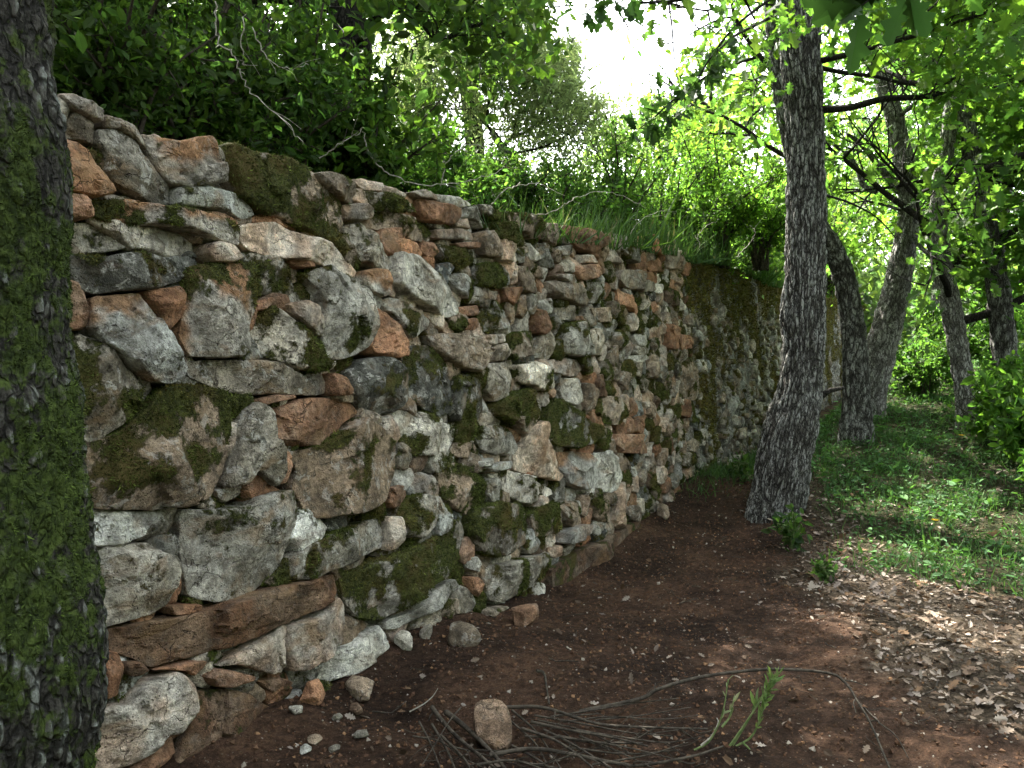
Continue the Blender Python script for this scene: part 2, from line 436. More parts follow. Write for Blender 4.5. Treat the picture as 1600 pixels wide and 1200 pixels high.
def leaves(P, D, Nn, size, shape, colr):
    """leaf copies: base at P, pointing along D, upper side Nn"""
    P = np.asarray(P, float); n = len(P)
    D = unit(D); Y = unit(np.cross(Nn, D)); Zv = np.cross(D, Y)
    tv, tf = SHAPES[shape]; k = len(tv)
    size = np.broadcast_to(np.asarray(size, float), (n,))
    V = P[:, None] + size[:, None, None]*(tv[None, :, 0, None]*D[:, None] + tv[None, :, 1, None]*Y[:, None] + tv[None, :, 2, None]*Zv[:, None])
    F = [(f[None] + (np.arange(n)*k)[:, None, None]).reshape(-1, f.shape[1]) for f in tf]
    C = np.repeat(np.asarray(colr, float), k, axis=0)
    return V.reshape(-1, 3), F, C
def join(parts):
    Vs, Cs, FF, o = [], [], {}, 0
    for V, F, C in parts:
        for f in F: FF.setdefault(f.shape[1], []).append(f+o)
        Vs.append(V); Cs.append(C); o += len(V)
    return np.concatenate(Vs), [np.concatenate(v) for v in FF.values()], np.concatenate(Cs)
def tints(r, n, base, var=0.25, yel=0.15):
    base = np.asarray(base, float)
    v = np.exp(r.normal(0, var, (n, 1)))
    c = base*v
    c = c*np.array([1.08, 0.95, 1.65]); y = r.random((n, 1))*yel
    return np.clip(c*(1+np.concatenate([y*1.5, y*0.6, -y], 1)), 0.003, 0.75)
def rdir(r, n, up=0.0):
    v = r.normal(0, 1, (n, 3)); v[:, 2] += up
    return unit(v)
# ---------------------------------------------------------------- stones of the rebuilt wall
# kind letter, moss 0..1, outline (picture measure, carried onto the wall's face)
# w white, g grey, o orange, p pale pinkish, m grey and orange mixed, d dark lichened, b earth brown, t tan
STONES = [
('p',0,"85,150 105,149 130,160 152,172 158,188 150,192 125,183 105,176 95,165"),
('w',0,"80,150 90,160 105,175 97,197 80,195"),
('t',.05,"105,178 130,182 145,192 148,225 135,222 115,218 98,212 100,190"),
('o',0,"88,218 115,224 135,238 140,258 155,280 165,305 140,312 122,308 90,302"),
('o',0,"90,303 118,307 135,325 135,343 110,345 90,342"),
('g',.15,"150,205 180,202 200,220 215,240 235,268 262,290 265,322 245,326 215,312 175,290 160,270 160,240 150,225"),
('t',.1,"160,180 185,190 205,197 216,212 222,238 205,222 185,205 160,200"),
('m',.05,"217,210 240,218 265,225 290,220 315,217 325,228 328,260 330,285 310,292 285,297 258,290 240,270 228,245"),
('g',.1,"327,230 336,235 346,286 332,286 329,260"),
('w',.05,"265,296 310,293 320,297 365,302 390,325 396,336 380,343 340,330 300,325 267,322"),
('m',.35,"137,315 180,312 240,325 275,328 320,338 350,345 368,358 365,385 340,378 290,362 235,352 190,352 150,342 135,330"),
('o',0,"285,326 340,333 372,348 370,355 322,336"),
('t',.95,"345,226 370,223 395,238 430,242 470,255 500,270 530,290 540,325 540,350 528,375 500,370 460,352 430,340 395,325 360,300 345,265 335,245"),
('o',0,"398,338 420,332 470,352 471,360 430,350 400,345"),
('w',.1,"95,347 150,346 175,356 240,353 285,363 311,375 312,395 285,400 260,400 210,390 150,392 100,392"),
('p',0,"318,382 335,378 355,383 368,405 350,412 325,410 315,395"),
('d',.35,"105,400 150,402 185,396 225,396 250,403 285,430 275,440 240,452 190,455 140,460 120,450 108,425"),
('o',0,"92,434 118,440 132,460 142,505 130,515 92,515"),
('m',.05,"140,464 190,462 215,460 222,470 240,495 255,520 270,545 290,572 285,590 262,600 235,595 210,575 185,555 160,535 140,510"),
('o',0,"218,457 240,452 270,448 278,465 278,495 262,515 252,512 240,492 226,470"),
('m',.3,"282,430 300,415 340,412 390,414 396,435 392,485 372,512 378,540 365,558 340,560 310,558 290,555 275,525 280,500 282,460"),
('g',.65,"375,392 400,395 430,400 455,425 470,455 450,460 403,462 400,430"),
('g',.45,"98,525 130,518 160,535 185,560 210,580 232,605 215,640 195,665 150,690 115,692 98,650"),
('g',.08,"292,565 330,562 390,562 430,567 470,580 485,591 500,606 498,618 440,615 380,618 345,607 300,590"),
('t',.5,"262,605 290,601 350,608 360,622 360,650 358,700 345,740 325,778 285,792 220,795 150,795 120,780 120,720 145,690 190,675 225,640"),
('g',0,"377,640 395,627 410,635 418,680 430,700 436,740 425,760 405,745 395,735 375,755 347,763 340,755 357,725 364,680"),
('o',0,"432,703 450,703 456,730 446,755 434,757 438,735"),
('o',0,"415,645 440,635 480,622 520,622 555,630 566,645 545,660 520,690 505,698 470,697 440,697 420,690 414,670"),
('o',0,"393,626 425,617 460,617 462,622 420,629 400,635"),
('g',0,"335,767 350,761 385,759 388,766 370,780 345,785 338,777"),
('w',.05,"120,800 170,797 240,800 256,804 250,825 225,840 190,850 150,855 125,850"),
('w',.12,"285,798 340,795 385,790 397,776 430,766 455,765 462,790 465,820 455,850 440,890 420,910 385,935 340,942 300,935 292,900 285,850"),
('w',.05,"140,865 180,852 230,849 250,862 272,870 275,890 265,920 262,945 240,960 190,972 150,982"),
('o',0,"266,947 312,944 313,955 270,962"),
('b',0,"150,987 220,974 260,966 330,950 395,926 440,913 500,901 525,897 530,930 500,950 450,970 400,992 340,1015 290,1030 240,1045 215,1030 185,1020 150,1015"),
('o',0,"155,1018 180,1017 184,1050 175,1085 155,1090"),
('b',0,"190,1035 213,1033 225,1046 205,1056 190,1052"),
('o',0,"240,1047 300,1032 322,1031 315,1045 300,1055 285,1047 262,1046"),
('p',0,"150,1110 195,1097 205,1077 240,1059 270,1047 290,1056 308,1071 310,1090 295,1100 285,1125 273,1143 250,1145 230,1170 200,1197 150,1210"),
('o',0,"200,1205 230,1172 255,1147 277,1150 271,1175 256,1192 230,1215"),
('o',0,"318,1056 335,1043 385,1053 383,1060 350,1073 330,1071"),
('p',.08,"335,1041 365,1021 400,1001 440,976 447,981 440,1010 437,1048 420,1052 395,1047 365,1036"),
('o',0,"402,1063 440,1059 462,1067 455,1078 435,1086 422,1080"),
('t',0,"380,1072 400,1064 415,1079 422,1091 412,1101 398,1091"),
('b',.08,"312,1077 345,1077 378,1082 420,1103 442,1113 437,1150 405,1180 380,1215 285,1215 262,1200 288,1140 300,1100"),
('t',.2,"495,270 515,268 535,275 555,287 562,305 560,317 540,315 520,300 502,284"),
('p',0,"553,280 570,277 600,290 635,303 635,309 600,303 570,294"),
('g',.85,"570,298 610,304 645,316 650,330 620,330 575,325"),
('p',.05,"537,320 560,319 578,328 580,342 560,345 540,342"),
('t',.5,"584,333 610,329 640,336 670,350 680,360 678,378 650,375 620,362 587,355"),
('g',.05,"542,354 565,346 580,362 600,385 617,420 610,432 590,420 565,408 547,395"),
('o',0,"605,380 625,373 655,377 668,395 662,405 640,398 615,390"),
('w',.08,"613,395 650,399 668,410 690,430 700,450 718,475 718,490 700,497 660,480 630,462 613,445 611,420"),
('p',.05,"372,350 400,346 430,348 460,366 490,376 515,379 540,406 555,425 550,435 530,430 500,416 470,408 440,405 400,396 380,386 370,370"),
('o',0,"450,406 470,400 488,403 492,417 470,420 455,415"),
('w',.38,"470,430 490,421 510,415 520,425 558,440 572,460 575,500 572,540 555,553 530,562 505,560 500,520 500,480 490,450"),
('m',0,"561,425 580,419 600,423 608,445 605,460 590,465 570,456 561,440"),
('p',0,"442,475 470,470 490,480 505,505 505,525 490,525 465,505 450,490"),
('w',.45,"405,490 425,478 445,491 465,507 490,531 515,547 515,580 480,580 450,570 415,555 395,535 398,510"),
('o',0,"403,470 425,463 428,471 411,485 400,485"),
('o',0,"574,486 582,476 600,490 615,520 630,545 630,556 610,560 583,552 577,540 574,510"),
('g',.2,"592,470 610,463 640,475 660,490 672,502 665,515 640,530 627,525 612,500 597,485"),
('p',0,"662,486 690,490 712,505 720,522 700,518 680,507"),
('t',0,"667,523 700,521 735,530 758,546 755,570 745,583 720,575 695,562 680,545"),
('p',0,"733,526 760,523 790,522 788,534 770,539 745,535"),
('w',0,"771,541 788,536 791,548 785,563 771,565"),
('d',.15,"545,580 570,560 600,556 620,571 630,600 632,625 620,640 595,648 565,638 550,615"),
('d',.35,"627,555 645,539 670,540 690,555 702,580 708,620 705,645 690,650 665,640 641,620 637,590"),
('d',.3,"708,590 735,584 750,600 755,630 760,650 745,660 715,658 708,640"),
('o',.1,"512,581 535,590 545,610 540,618 515,618"),
('t',.28,"450,707 500,697 545,667 561,651 580,661 600,671 618,690 617,720 615,745 595,780 560,800 530,805 495,810 480,810 465,780 456,762 463,740"),
('w',.2,"617,645 640,638 670,646 695,660 718,666 712,690 705,705 680,710 650,712 632,695 621,670"),
('g',.35,"745,666 775,663 800,673 812,700 805,711 770,711 752,700 743,682"),
('t',.2,"713,692 742,688 753,705 748,717 720,715 707,706"),
('w',0,"740,722 768,715 770,721 755,729 742,730"),
('w',0,"750,731 775,723 798,720 795,732 765,738"),
('w',.25,"765,741 795,735 830,745 865,765 868,772 840,785 830,790 805,780 785,760"),
('p',0,"826,665 838,658 850,690 870,725 880,745 872,752 840,745 806,735 803,715 815,695"),
('t',.75,"771,632 800,612 830,608 840,640 832,663 815,680 790,657 771,650"),
('g',.7,"860,632 875,622 895,641 920,660 940,665 943,680 920,695 890,700 865,695 852,680 852,650"),
('m',0,"872,706 900,705 920,710 930,745 920,765 905,765 885,755 877,735"),
('w',.05,"931,710 950,703 970,715 978,745 970,765 955,772 933,765 932,740"),
('g',.1,"877,591 905,591 912,610 908,625 895,635 882,625 878,610"),
('t',.05,"914,597 930,606 942,620 930,635 918,654 915,630"),
('p',0,"855,564 880,560 910,562 915,575 905,588 880,587 860,580"),
('g',.1,"760,567 790,567 798,590 790,618 772,629 757,610 754,585"),
('w',.45,"801,571 830,566 856,581 865,605 840,613 825,605 806,598"),
('t',.3,"945,617 970,621 978,650 965,665 945,660 941,640"),
('o',0,"965,678 1000,679 1010,700 1010,708 970,708 963,695"),
('p',0,"962,775 978,751 992,765 985,790 978,815 970,828 957,820 962,795"),
('w',.8,"532,902 555,892 600,872 650,851 690,831 718,811 728,830 722,870 700,900 660,920 622,955 600,970 560,965 542,940"),
('w',.2,"606,972 640,956 670,927 713,905 720,916 700,935 650,965 620,985 607,985"),
('g',.4,"450,871 475,851 530,831 598,807 602,830 600,858 560,875 520,890 480,905 447,905"),
('p',0,"604,808 620,806 622,845 612,858 603,860"),
('g',.45,"622,787 660,771 685,776 690,795 672,820 650,840 627,840 621,810"),
('t',.65,"690,732 720,723 755,746 765,770 760,790 740,806 710,795 695,775 690,750"),
('t',.7,"735,797 770,784 800,787 822,801 822,850 800,863 770,870 745,863 731,830"),
('w',.28,"757,887 790,877 825,871 855,863 858,880 850,905 820,925 780,942 765,938 758,910"),
('w',0,"728,871 745,869 752,880 745,895 730,888"),
('o',0,"730,901 745,901 753,920 750,937 735,925"),
('p',0,"445,977 490,962 530,934 540,945 542,975 535,1000 510,1020 475,1045 450,1050 443,1020"),
('w',.05,"492,1040 540,1012 570,992 600,977 608,990 607,1010 580,1035 545,1055 515,1068 498,1065"),
('t',.2,"680,940 715,935 722,955 700,970 680,968"),
('t',.1,"750,952 785,946 788,965 765,970 750,970"),
('b',.15,"858,887 900,862 955,836 996,812 1000,827 975,850 930,880 880,915 860,920"),
('t',.55,"827,802 860,784 873,795 885,818 865,833 835,840 829,820"),
('t',.15,"876,790 890,782 905,795 910,818 897,826 885,812"),
('p',0,"908,776 920,772 925,800 920,811 911,805"),
('t',.4,"929,777 950,782 955,800 945,818 929,810"),
('p',0,"878,832 905,819 930,821 920,835 890,850 876,850"),
('p',0,"862,856 880,851 885,859 870,874 863,869"),
('w',0,"680,302 720,308 740,318 738,322 715,324 690,315"),
('p',0,"640,300 655,297 677,308 677,315 650,309"),
('o',0,"652,310 690,318 720,326 718,340 705,352 685,350 665,345 656,330"),
('p',0,"682,358 710,357 740,362 743,375 710,374 684,373"),
('p',0,"715,344 730,341 738,358 715,353"),
('o',0,"710,379 740,379 747,385 740,389 715,387"),
('g',.2,"724,326 745,321 762,341 767,352 757,356 745,342 728,338"),
('g',.7,"748,319 765,322 785,341 785,347 765,341 752,330"),
('g',.75,"768,347 800,351 815,370 818,385 790,382 772,370"),
('t',.65,"790,331 820,336 840,346 845,365 830,374 810,360 793,350"),
('t',.15,"847,348 865,350 868,375 862,385 851,375"),
('o',.05,"870,353 890,353 915,359 938,369 938,385 925,395 900,385 885,368"),
('d',.4,"870,369 883,367 896,380 880,383"),
('t',.05,"751,361 768,361 776,380 775,404 757,400 750,380"),
('p',.05,"778,372 797,381 805,409 795,412 779,405"),
('g',.5,"799,387 818,387 820,411 806,411"),
('w',.05,"822,377 838,379 847,405 835,410 824,405"),
('d',.1,"840,374 855,386 870,411 868,420 851,415 843,396"),
('g',.1,"866,387 890,382 895,395 876,402"),
('w',0,"873,411 885,405 898,420 895,427 876,425"),
('p',0,"903,398 930,398 936,407 932,412 905,410"),
('o',0,"900,416 928,413 932,425 925,437 905,437 899,426"),
('p',0,"864,429 893,429 899,440 893,446 870,436"),
('t',0,"857,439 890,442 910,452 918,470 917,478 895,475 870,467 861,455"),
('p',0,"835,414 850,417 854,436 841,432"),
('t',.1,"802,416 820,417 837,455 834,460 816,455 806,432"),
('g',.75,"747,413 780,411 792,421 792,445 770,451 747,447 742,430"),
('p',0,"796,421 806,421 809,440 800,446"),
('g',.9,"690,382 725,387 735,410 720,424 702,405"),
('g',.85,"697,427 730,427 742,440 745,465 735,470 716,456"),
('p',.05,"751,454 780,454 782,460 770,469 753,468"),
('o',0,"786,451 810,449 812,460 800,479 790,470"),
('o',0,"720,479 757,476 755,489 740,494 722,489"),
('o',0,"710,500 745,496 750,510 748,519 715,512"),
('g',.4,"752,491 775,468 795,486 808,501 800,511 770,518 752,518"),
('t',.1,"809,463 822,460 825,480 818,499 808,490"),
('o',.05,"837,482 851,486 854,510 848,524 839,519"),
('w',0,"840,471 865,465 873,480 869,489 856,490 844,484"),
('g',.05,"873,477 900,477 905,494 895,502 873,498"),
('t',.5,"796,521 828,517 833,535 824,554 801,563 791,549"),
('g',.05,"847,521 867,503 871,540 859,563 833,559"),
('g',.4,"873,507 905,502 914,521 924,554 900,558 878,553 875,530"),
('w',.1,"913,521 930,512 943,531 943,554 926,556 920,536"),
('t',.1,"940,381 955,375 952,399 946,409 939,400"),
('p',0,"947,400 959,387 977,408 970,412 950,409"),
('g',.45,"967,387 990,387 996,400 990,413 977,405"),
('o',0,"995,396 1008,393 1013,410 1010,421 1003,426 996,415"),
('o',0,"1014,404 1030,402 1043,411 1043,424 1021,424 1013,412"),
('o',.05,"1005,368 1025,366 1038,378 1038,399 1020,395 1004,383"),
('p',0,"1042,382 1058,393 1060,420 1046,420 1041,401"),
('g',.35,"958,361 990,371 1000,388 975,384 957,373"),
('t',0,"971,421 995,423 1005,436 1020,441 1022,455 1000,457 976,450 966,435"),
('w',0,"1024,442 1038,444 1043,450 1031,459 1024,455"),
('o',0,"965,447 976,457 995,463 1000,485 997,496 986,485 971,475"),
('g',.4,"915,441 935,441 945,460 944,474 921,474"),
('t',.1,"921,481 950,481 954,503 936,504 926,495"),
('w',0,"988,556 1015,554 1020,560 1005,567 987,565"),
('o',0,"1041,506 1055,509 1059,545 1044,547"),
('o',0,"1059,522 1075,526 1078,545 1062,547"),
('t',.2,"1070,561 1085,559 1093,600 1090,625 1066,625 1064,590"),
]
PALETTE = {'w': ((.62,.585,.49), (.41,.375,.295)), 'g': ((.40,.37,.30), (.235,.21,.155)), 'o': ((.32,.175,.10), (.40,.275,.185)),
           'p': ((.46,.335,.235), (.52,.46,.37)), 'm': ((.50,.465,.39), (.37,.21,.11)), 'd': ((.13,.13,.108), (.23,.225,.19)),
           'b': ((.165,.095,.055), (.26,.185,.125)), 't': ((.33,.26,.185), (.25,.20,.14))}
LICH = {'w': .55, 'g': 1.0, 'o': .12, 'p': .18, 'm': .35, 'd': 1.0, 'b': .1, 't': .6}

def inside(poly, Q):
    x, y = Q[:, 0], Q[:, 1]; r = np.zeros(len(Q), bool)
    n = len(poly)
    for i in range(n):
        x1, y1 = poly[i]; x2, y2 = poly[(i+1) % n]
        c = ((y1 > y) != (y2 > y)) & (x < (x2-x1)*(y-y1)/(y2-y1+1e-12)+x1)
        r ^= c
    return r
def poly_area(P):
    x, y = P[:, 0], P[:, 1]
    return 0.5*abs(np.sum(x*np.roll(y, -1)-y*np.roll(x, -1)))

def stone_shape(poly, seed, depth=0.2, out=None, res=0.009, frame=from_st, lump=0.0):
    """a faceted block: outline poly (s,t) in metres; returns V (world), F, Q (flat coords), edge distance"""
    r = rng(seed)
    P = np.asarray(poly, float)
    if np.sum(P[:,0]*np.roll(P[:,1],-1)-P[:,1]*np.roll(P[:,0],-1)) < 0: P = P[::-1]
    # cut the corners a little, then resample evenly
    a = P*0.91 + np.roll(P, -1, 0)*0.09; b = P*0.09 + np.roll(P, -1, 0)*0.91
    P = np.stack([a, b], 1).reshape(-1, 2)
    seg = np.linalg.norm(np.roll(P, -1, 0)-P, axis=1); L = np.concatenate([[0], np.cumsum(seg)])
    n = int(np.clip(L[-1]/res, 28, 180))
    u = np.linspace(0, L[-1], n, endpoint=False)
    PP = np.concatenate([P, P[:1]])
    O = np.stack([np.interp(u, L, PP[:, 0]), np.interp(u, L, PP[:, 1])], -1)
    c = O.mean(0); size = math.sqrt(poly_area(O)); O = c+(O-c)*(1+0.0015/max(size, .03))
    nz = np.stack([fbm(np.concatenate([O*9, np.full((n,1), seed*.37+k*5)], 1), 4, seed) for k in range(2)], -1)
    O = O + nz*min(0.013, size*0.065)
    # spine for long stones
    ev, evec = np.linalg.eigh(np.cov((O-c).T)); ax = evec[:, 1]
    half = max(0.0, math.sqrt(ev[1])*1.6 - math.sqrt(max(ev[0], 1e-8))*1.6)*0.75
    k = np.clip((O-c) @ ax, -half, half)
    core = c + k[:, None]*ax
    R = int(np.clip(size/2/res, 6, 22))
    ts = 1-(1-np.linspace(0, 1, R+1))**1.5
    Q = core[None] + (O-core)[None]*ts[:, None, None]      # (R+1,n,2)
    Qf = Q.reshape(-1, 2)
    # distance to the outline
    A = O; B = np.roll(O, -1, 0); d = np.full(len(Qf), 9.0)
    for i in range(0, n):
        ab = B[i]-A[i]; tt = np.clip(((Qf-A[i]) @ ab)/(ab @ ab+1e-12), 0, 1)
        d = np.minimum(d, np.linalg.norm(Qf-A[i]-tt[:, None]*ab, axis=1))
    # chiselled facets
    H = (0.018+0.15*size)*r.uniform(0.7, 1.1); H = min(H, 0.062)
    h = np.full(len(Qf), H)
    # nearly flat facets meeting at crisp edges, then steep chamfers close to the outline
    for f in range(int(r.integers(3, 7))):
        th = r.uniform(0, 2*pi); g = np.array([cos(th), sin(th)])
        h = np.minimum(h, H*r.uniform(0.92, 1.05) - r.uniform(0.08, 0.62)*((Qf-c) @ g - r.uniform(-0.10, 0.24)*size))
    for f in range(int(r.integers(2, 6))):
        th = r.uniform(0, 2*pi); g = np.array([cos(th), sin(th)]); ext = ((O-c) @ g).max()
        h = np.minimum(h, H - r.uniform(0.6, 2.0)*((Qf-c) @ g - r.uniform(0.70, 1.0)*ext))
    # spalls: small random planes by nearest site
    ns = int(r.integers(5, 13)); sites_ = Qf[r.integers(0, len(Qf), ns)]
    wq = Qf + 0.012*np.stack([noise(np.concatenate([Qf*40, np.full((len(Qf), 1), 3.3+kk)], 1), seed) for kk in range(2)], -1)
    ow = np.argmin(((wq[:, None]-sites_[None])**2).sum(-1), 1)
    tl = r.normal(0, 0.10, (ns, 2)); of = r.normal(0, 0.0028, ns)*min(1, size/0.12)
    h = h + of[ow] + ((Qf-sites_[ow])*tl[ow]).sum(1)
    q3 = np.concatenate([Qf, np.full((len(Qf), 1), seed*1.7)], 1)
    # outlying layer steps, then rough faces
    lay = fbm(q3*np.array([5, 13, 1]), 3, seed+3)
    h = h + 0.012*np.round(lay*3)/3*min(1, size/0.15)
    bev = min(0.007, 0.05*size)*(1+0.9*fbm(q3*14, 2, seed+5))
    rim = np.sqrt(np.clip(1-(1-np.clip(d/np.maximum(bev*1.5, 1e-3), 0, 1))**2, 0, 1))
    h = np.maximum(h, -0.012)*(0.75+0.25*rim) - 0.006*(1-rim)
    h = h + min(1.0, size/0.12)*(0.0055*fbm(q3*11, 5, seed+1, 0.66) + 0.0035*fbm(q3*60, 3, seed+2))
    if lump: h = h + lump*(0.020*fbm(q3*15, 3, seed+6) + 0.010*fbm(q3*40, 2, seed+7))
    o = (r.uniform(-0.025, 0.035) if out is None else out)
    h = h + o
    rings = [frame(Qf[:, 0], Qf[:, 1], h)]
    Qall = [Qf]; dall = [d]
    for kk, (dep, sc) in enumerate(((0.035, 0.998), (0.10, 0.98), (depth, 0.92))):
        q = core + (O-core)*sc
        rings.append(frame(q[:, 0], q[:, 1], np.full(n, o-dep)+0.006*fbm(np.concatenate([q*20, np.full((n,1), dep*30)], 1), 2, seed+8)))
        Qall.append(q); dall.append(np.zeros(n))
    V = np.concatenate(rings); tot = R+1+3
    i = np.arange(tot-1)[:, None]*n; j = np.arange(n)[None]; j2 = (j+1) % n
    F = np.stack([i+j, i+n+j, i+n+j2, i+j2], -1).reshape(-1, 4)
    cap = (np.arange(n)+(tot-1)*n)[None, ::-1]
    return V, [F, cap], np.concatenate(Qall), np.concatenate(dall), size

def stone_attrs(kind, moss, V, seed):
    r = rng(seed+999)
    c1, c2 = (np.array(x) for x in PALETTE[kind])
    j = np.exp(r.normal(-0.03, 0.20)); warm = r.normal(0, 0.04)
    f = fbm(V*(4.5 if kind == 'm' else 6.5)+seed, 4, seed+20)
    w = sstep(f, -0.18, 0.22)
    if kind in 'o': w = sstep(f, 0.0, 0.4)*0.8
    if kind == 'm': w = sstep(f + 0.35*(V[:, 2]-V[:, 2].mean())/max(0.05, np.ptp(V[:, 2]))*1.6, -0.05, 0.18)
    col = (c1[None]*(1-w[:, None]) + c2[None]*w[:, None])*j*np.array([1+warm, 1, 1-warm])
    m = np.zeros(len(V))
    if moss > 0:
        fm = fbm(V*5.5+seed*2.1, 4, seed+40)
        m = np.clip(0.45 + (fm*1.25 + (moss-0.5)*0.58 + 0.12*(V[:, 2]-V[:, 2].mean())/0.15)*1.5, 0, 1)
    if moss < 0.16: m = m*(0.55+2*moss)
    return {'col': col, 'moss': m, 'lich': np.full(len(V), LICH[kind])}

def moss_tufts(V, F, mossv, seed, dens=42000, size=0.010, thr=0.58, nrm_out=NW, maxn=6000):
    """tiny upright blades over the mossy faces of a stone"""
    r = rng(seed+77)
    q = F[0] if isinstance(F, list) else F
    m = mossv[q].mean(1)
    q = q[m > thr]
    if len(q) < 4: return None
    a, b, c, d = (V[q[:, k]] for k in range(4))
    nn = np.cross(c-a, d-b); ar = 0.5*np.linalg.norm(nn, axis=1); nn = unit(nn)
    n = int(min(maxn, ar.sum()*dens))
    if n < 30: return None
    idx = r.choice(len(q), n, p=ar/ar.sum())
    u, v = r.random((n, 1)), r.random((n, 1))
    P = (a[idx]*(1-u)+b[idx]*u)*(1-v) + (d[idx]*(1-u)+c[idx]*u)*v
    D = unit(nn[idx]*0.8 + r.normal(0, 0.55, (n, 3)) + np.array([0, 0, -0.15]))
    col = np.exp(r.normal(0, 0.35, (n, 1)))*np.ones((1, 3))
    clump = 0.35+1.1*sstep(fbm(P*24, 3, seed), -0.35, 0.4)
    col = np.clip(col*clump[:, None], 0.2, 2.2)
    return leaves(P - nn[idx]*0.001, D, rdir(r, n), size*np.exp(r.normal(0, 0.3, n)), 'tuft', col)

STONE_WORD = {'w': 'whitish', 'g': 'grey', 'o': 'orange', 'p': 'pale pinkish', 'm': 'grey and orange', 'd': 'dark lichened', 'b': 'earth brown', 't': 'tan'}

def build_wall():
    root = thing('dry_stone_wall', from_sp(3.5, 0, 0), 'dry stone retaining wall of rough grey and orange blocks with moss patches, left of the path', 'wall')
    polys = []
    for kind, moss, txt in STONES:
        px = np.array([[float(v) for v in q.split(',')] for q in txt.split()])
        polys.append((kind, moss, st(px[:, 0], px[:, 1]), px))
    # ---- fill what lies between the traced stones
    r = rng(4)
    s0, s1 = -3.0, st(np.array([1086.]), np.array([560.]))[0, 0]
    t0, t1 = -0.45, 2.45; g = 0.0125
    S, T = np.meshgrid(np.arange(s0, s1, g), np.arange(t0, t1, g), indexing='ij')
    Q = np.stack([S.ravel(), T.ravel()], -1)
    free = (Q[:, 1] < top_t(Q[:, 0])-0.01) & (Q[:, 1] > base_t(Q[:, 0])-0.16)
    for kind, moss, P, px in polys:
        c = P.mean(0); k = 1.0 + 0.010/max(0.05, math.sqrt(poly_area(P)))
        lo, hi = P.min(0)-0.02, P.max(0)+0.02
        cand = np.where(free & (Q[:, 0] > lo[0]) & (Q[:, 0] < hi[0]) & (Q[:, 1] > lo[1]) & (Q[:, 1] < hi[1]))[0]
        if len(cand): free[cand[inside(c+(P-c)*k, Q[cand])]] = False
    FQ = Q[free]
    order = r.permutation(len(FQ)); seeds = []
    sp_ = 0.125
    arr = np.zeros((0, 2))
    for i in order[:16000]:
        q = FQ[i]
        rad = sp_*(0.75+0.7*r.random())*(2.0 if q[0] < 1.25 else 1.0)
        if len(arr) == 0 or np.min(np.hypot((arr[:, 0]-q[0])*0.72, (arr[:, 1]-q[1])*1.25)) > rad:
            arr = np.concatenate([arr, q[None]])
    for it in range(3):
        own = np.empty(len(FQ), int)
        for a in range(0, len(FQ), 4000):
            D = np.hypot((FQ[a:a+4000, None, 0]-arr[None, :, 0])*0.72, (FQ[a:a+4000, None, 1]-arr[None, :, 1])*1.25)
            own[a:a+4000] = D.argmin(1)
        for k in range(len(arr)):
            m = own == k
            if m.any(): arr[k] = FQ[m].mean(0)
    auto = []
    for k in range(len(arr)):
        m = FQ[own == k]
        if len(m)*g*g < 0.0011: continue
        c = m.mean(0); c = m[np.argmin(np.sum((m-c)**2, 1))]
        v = m-c; an = np.arctan2(v[:, 1], v[:, 0]); rr = np.hypot(v[:, 0], v[:, 1])
        K = int(r.integers(6, 9)); pts = []; tw0 = r.uniform(0, 1)
        for b in range(K):
            th = -pi+2*pi*(b+tw0)/K
            da = np.abs((an-th+pi) % (2*pi)-pi)
            sel = (da < pi/K*1.1)
            pts.append((th, np.percentile(rr[sel], 90) if sel.sum() > 1 else g))
        th = np.array([p[0] for p in pts]); rd = np.array([p[1] for p in pts])
        rd = 0.10*(np.roll(rd, 1)+np.roll(rd, -1))+0.88*rd
        rd = np.minimum(rd, 1.9*np.median(rd))
        P = c + np.stack([np.cos(th), np.sin(th)], -1)*(rd+0.003)[:, None]*r.uniform(0.90, 1.10, (K, 1))
        if poly_area(P) < 0.0009: continue
        kind = r.choice(list('gwoptdb'), p=[.22, .12, .12, .17, .22, .07, .08])
        moss = float(np.clip(r.normal(0.26+0.03*max(0, c[0]-3), 0.26), 0, 0.9)) if kind not in 'op' else 0.08
        auto.append((kind, moss, P, None))
    allst = polys + auto
    areas = []
    for kind, moss, P, px in allst:
        dist = np.linalg.norm(from_st(P[:, 0].mean(), P[:, 1].mean())-EYE)
        fore = abs((unit(from_st(P[:, 0].mean(), P[:, 1].mean())-EYE)) @ NW)
        areas.append(poly_area(P)/dist**2*fore)
    big = set(np.argsort(areas)[::-1][:100])
    rest, rest_moss = [], []
    for i, (kind, moss, P, px) in enumerate(allst):
        traced = px is not None
        out = None if traced else r.uniform(-0.065, -0.005)
        if moss > 0.8: out = -0.005
        V, F, q, d, size = stone_shape(P, 100+i, depth=0.20 if traced else 0.12, out=out, lump=max(0.0, moss-0.4)*1.6)
        at = stone_attrs(kind, moss, V, 100+i)
        tf = moss_tufts(V, F, at['moss']*(1 if moss > 0.15 else 0), i, maxn=9000)
        if i in big:
            o = mk('stone', V, F, M_STONE, root, at, sharp=24)
            w = STONE_WORD[kind]
            o['label'] = f"{w} stone" + (" under thick moss" if moss > 0.6 else " with moss patches" if moss > 0.25 else "")
            if tf is not None: mk('moss', tf[0], tf[1], M_MOSS, o, {'lc': tf[2]}, smooth=False)
        else:
            rest.append((V, F, at))
            if tf is not None: rest_moss.append(tf)
    Vs, F4, Fn, A, o = [], [], {}, {k: [] for k in ('col', 'moss', 'lich')}, 0
    for V, F, at in rest:
        F4.append(F[0]+o); Fn.setdefault(F[1].shape[1], []).append(F[1]+o)
        Vs.append(V); o += len(V)
        for k in A: A[k].append(at[k])
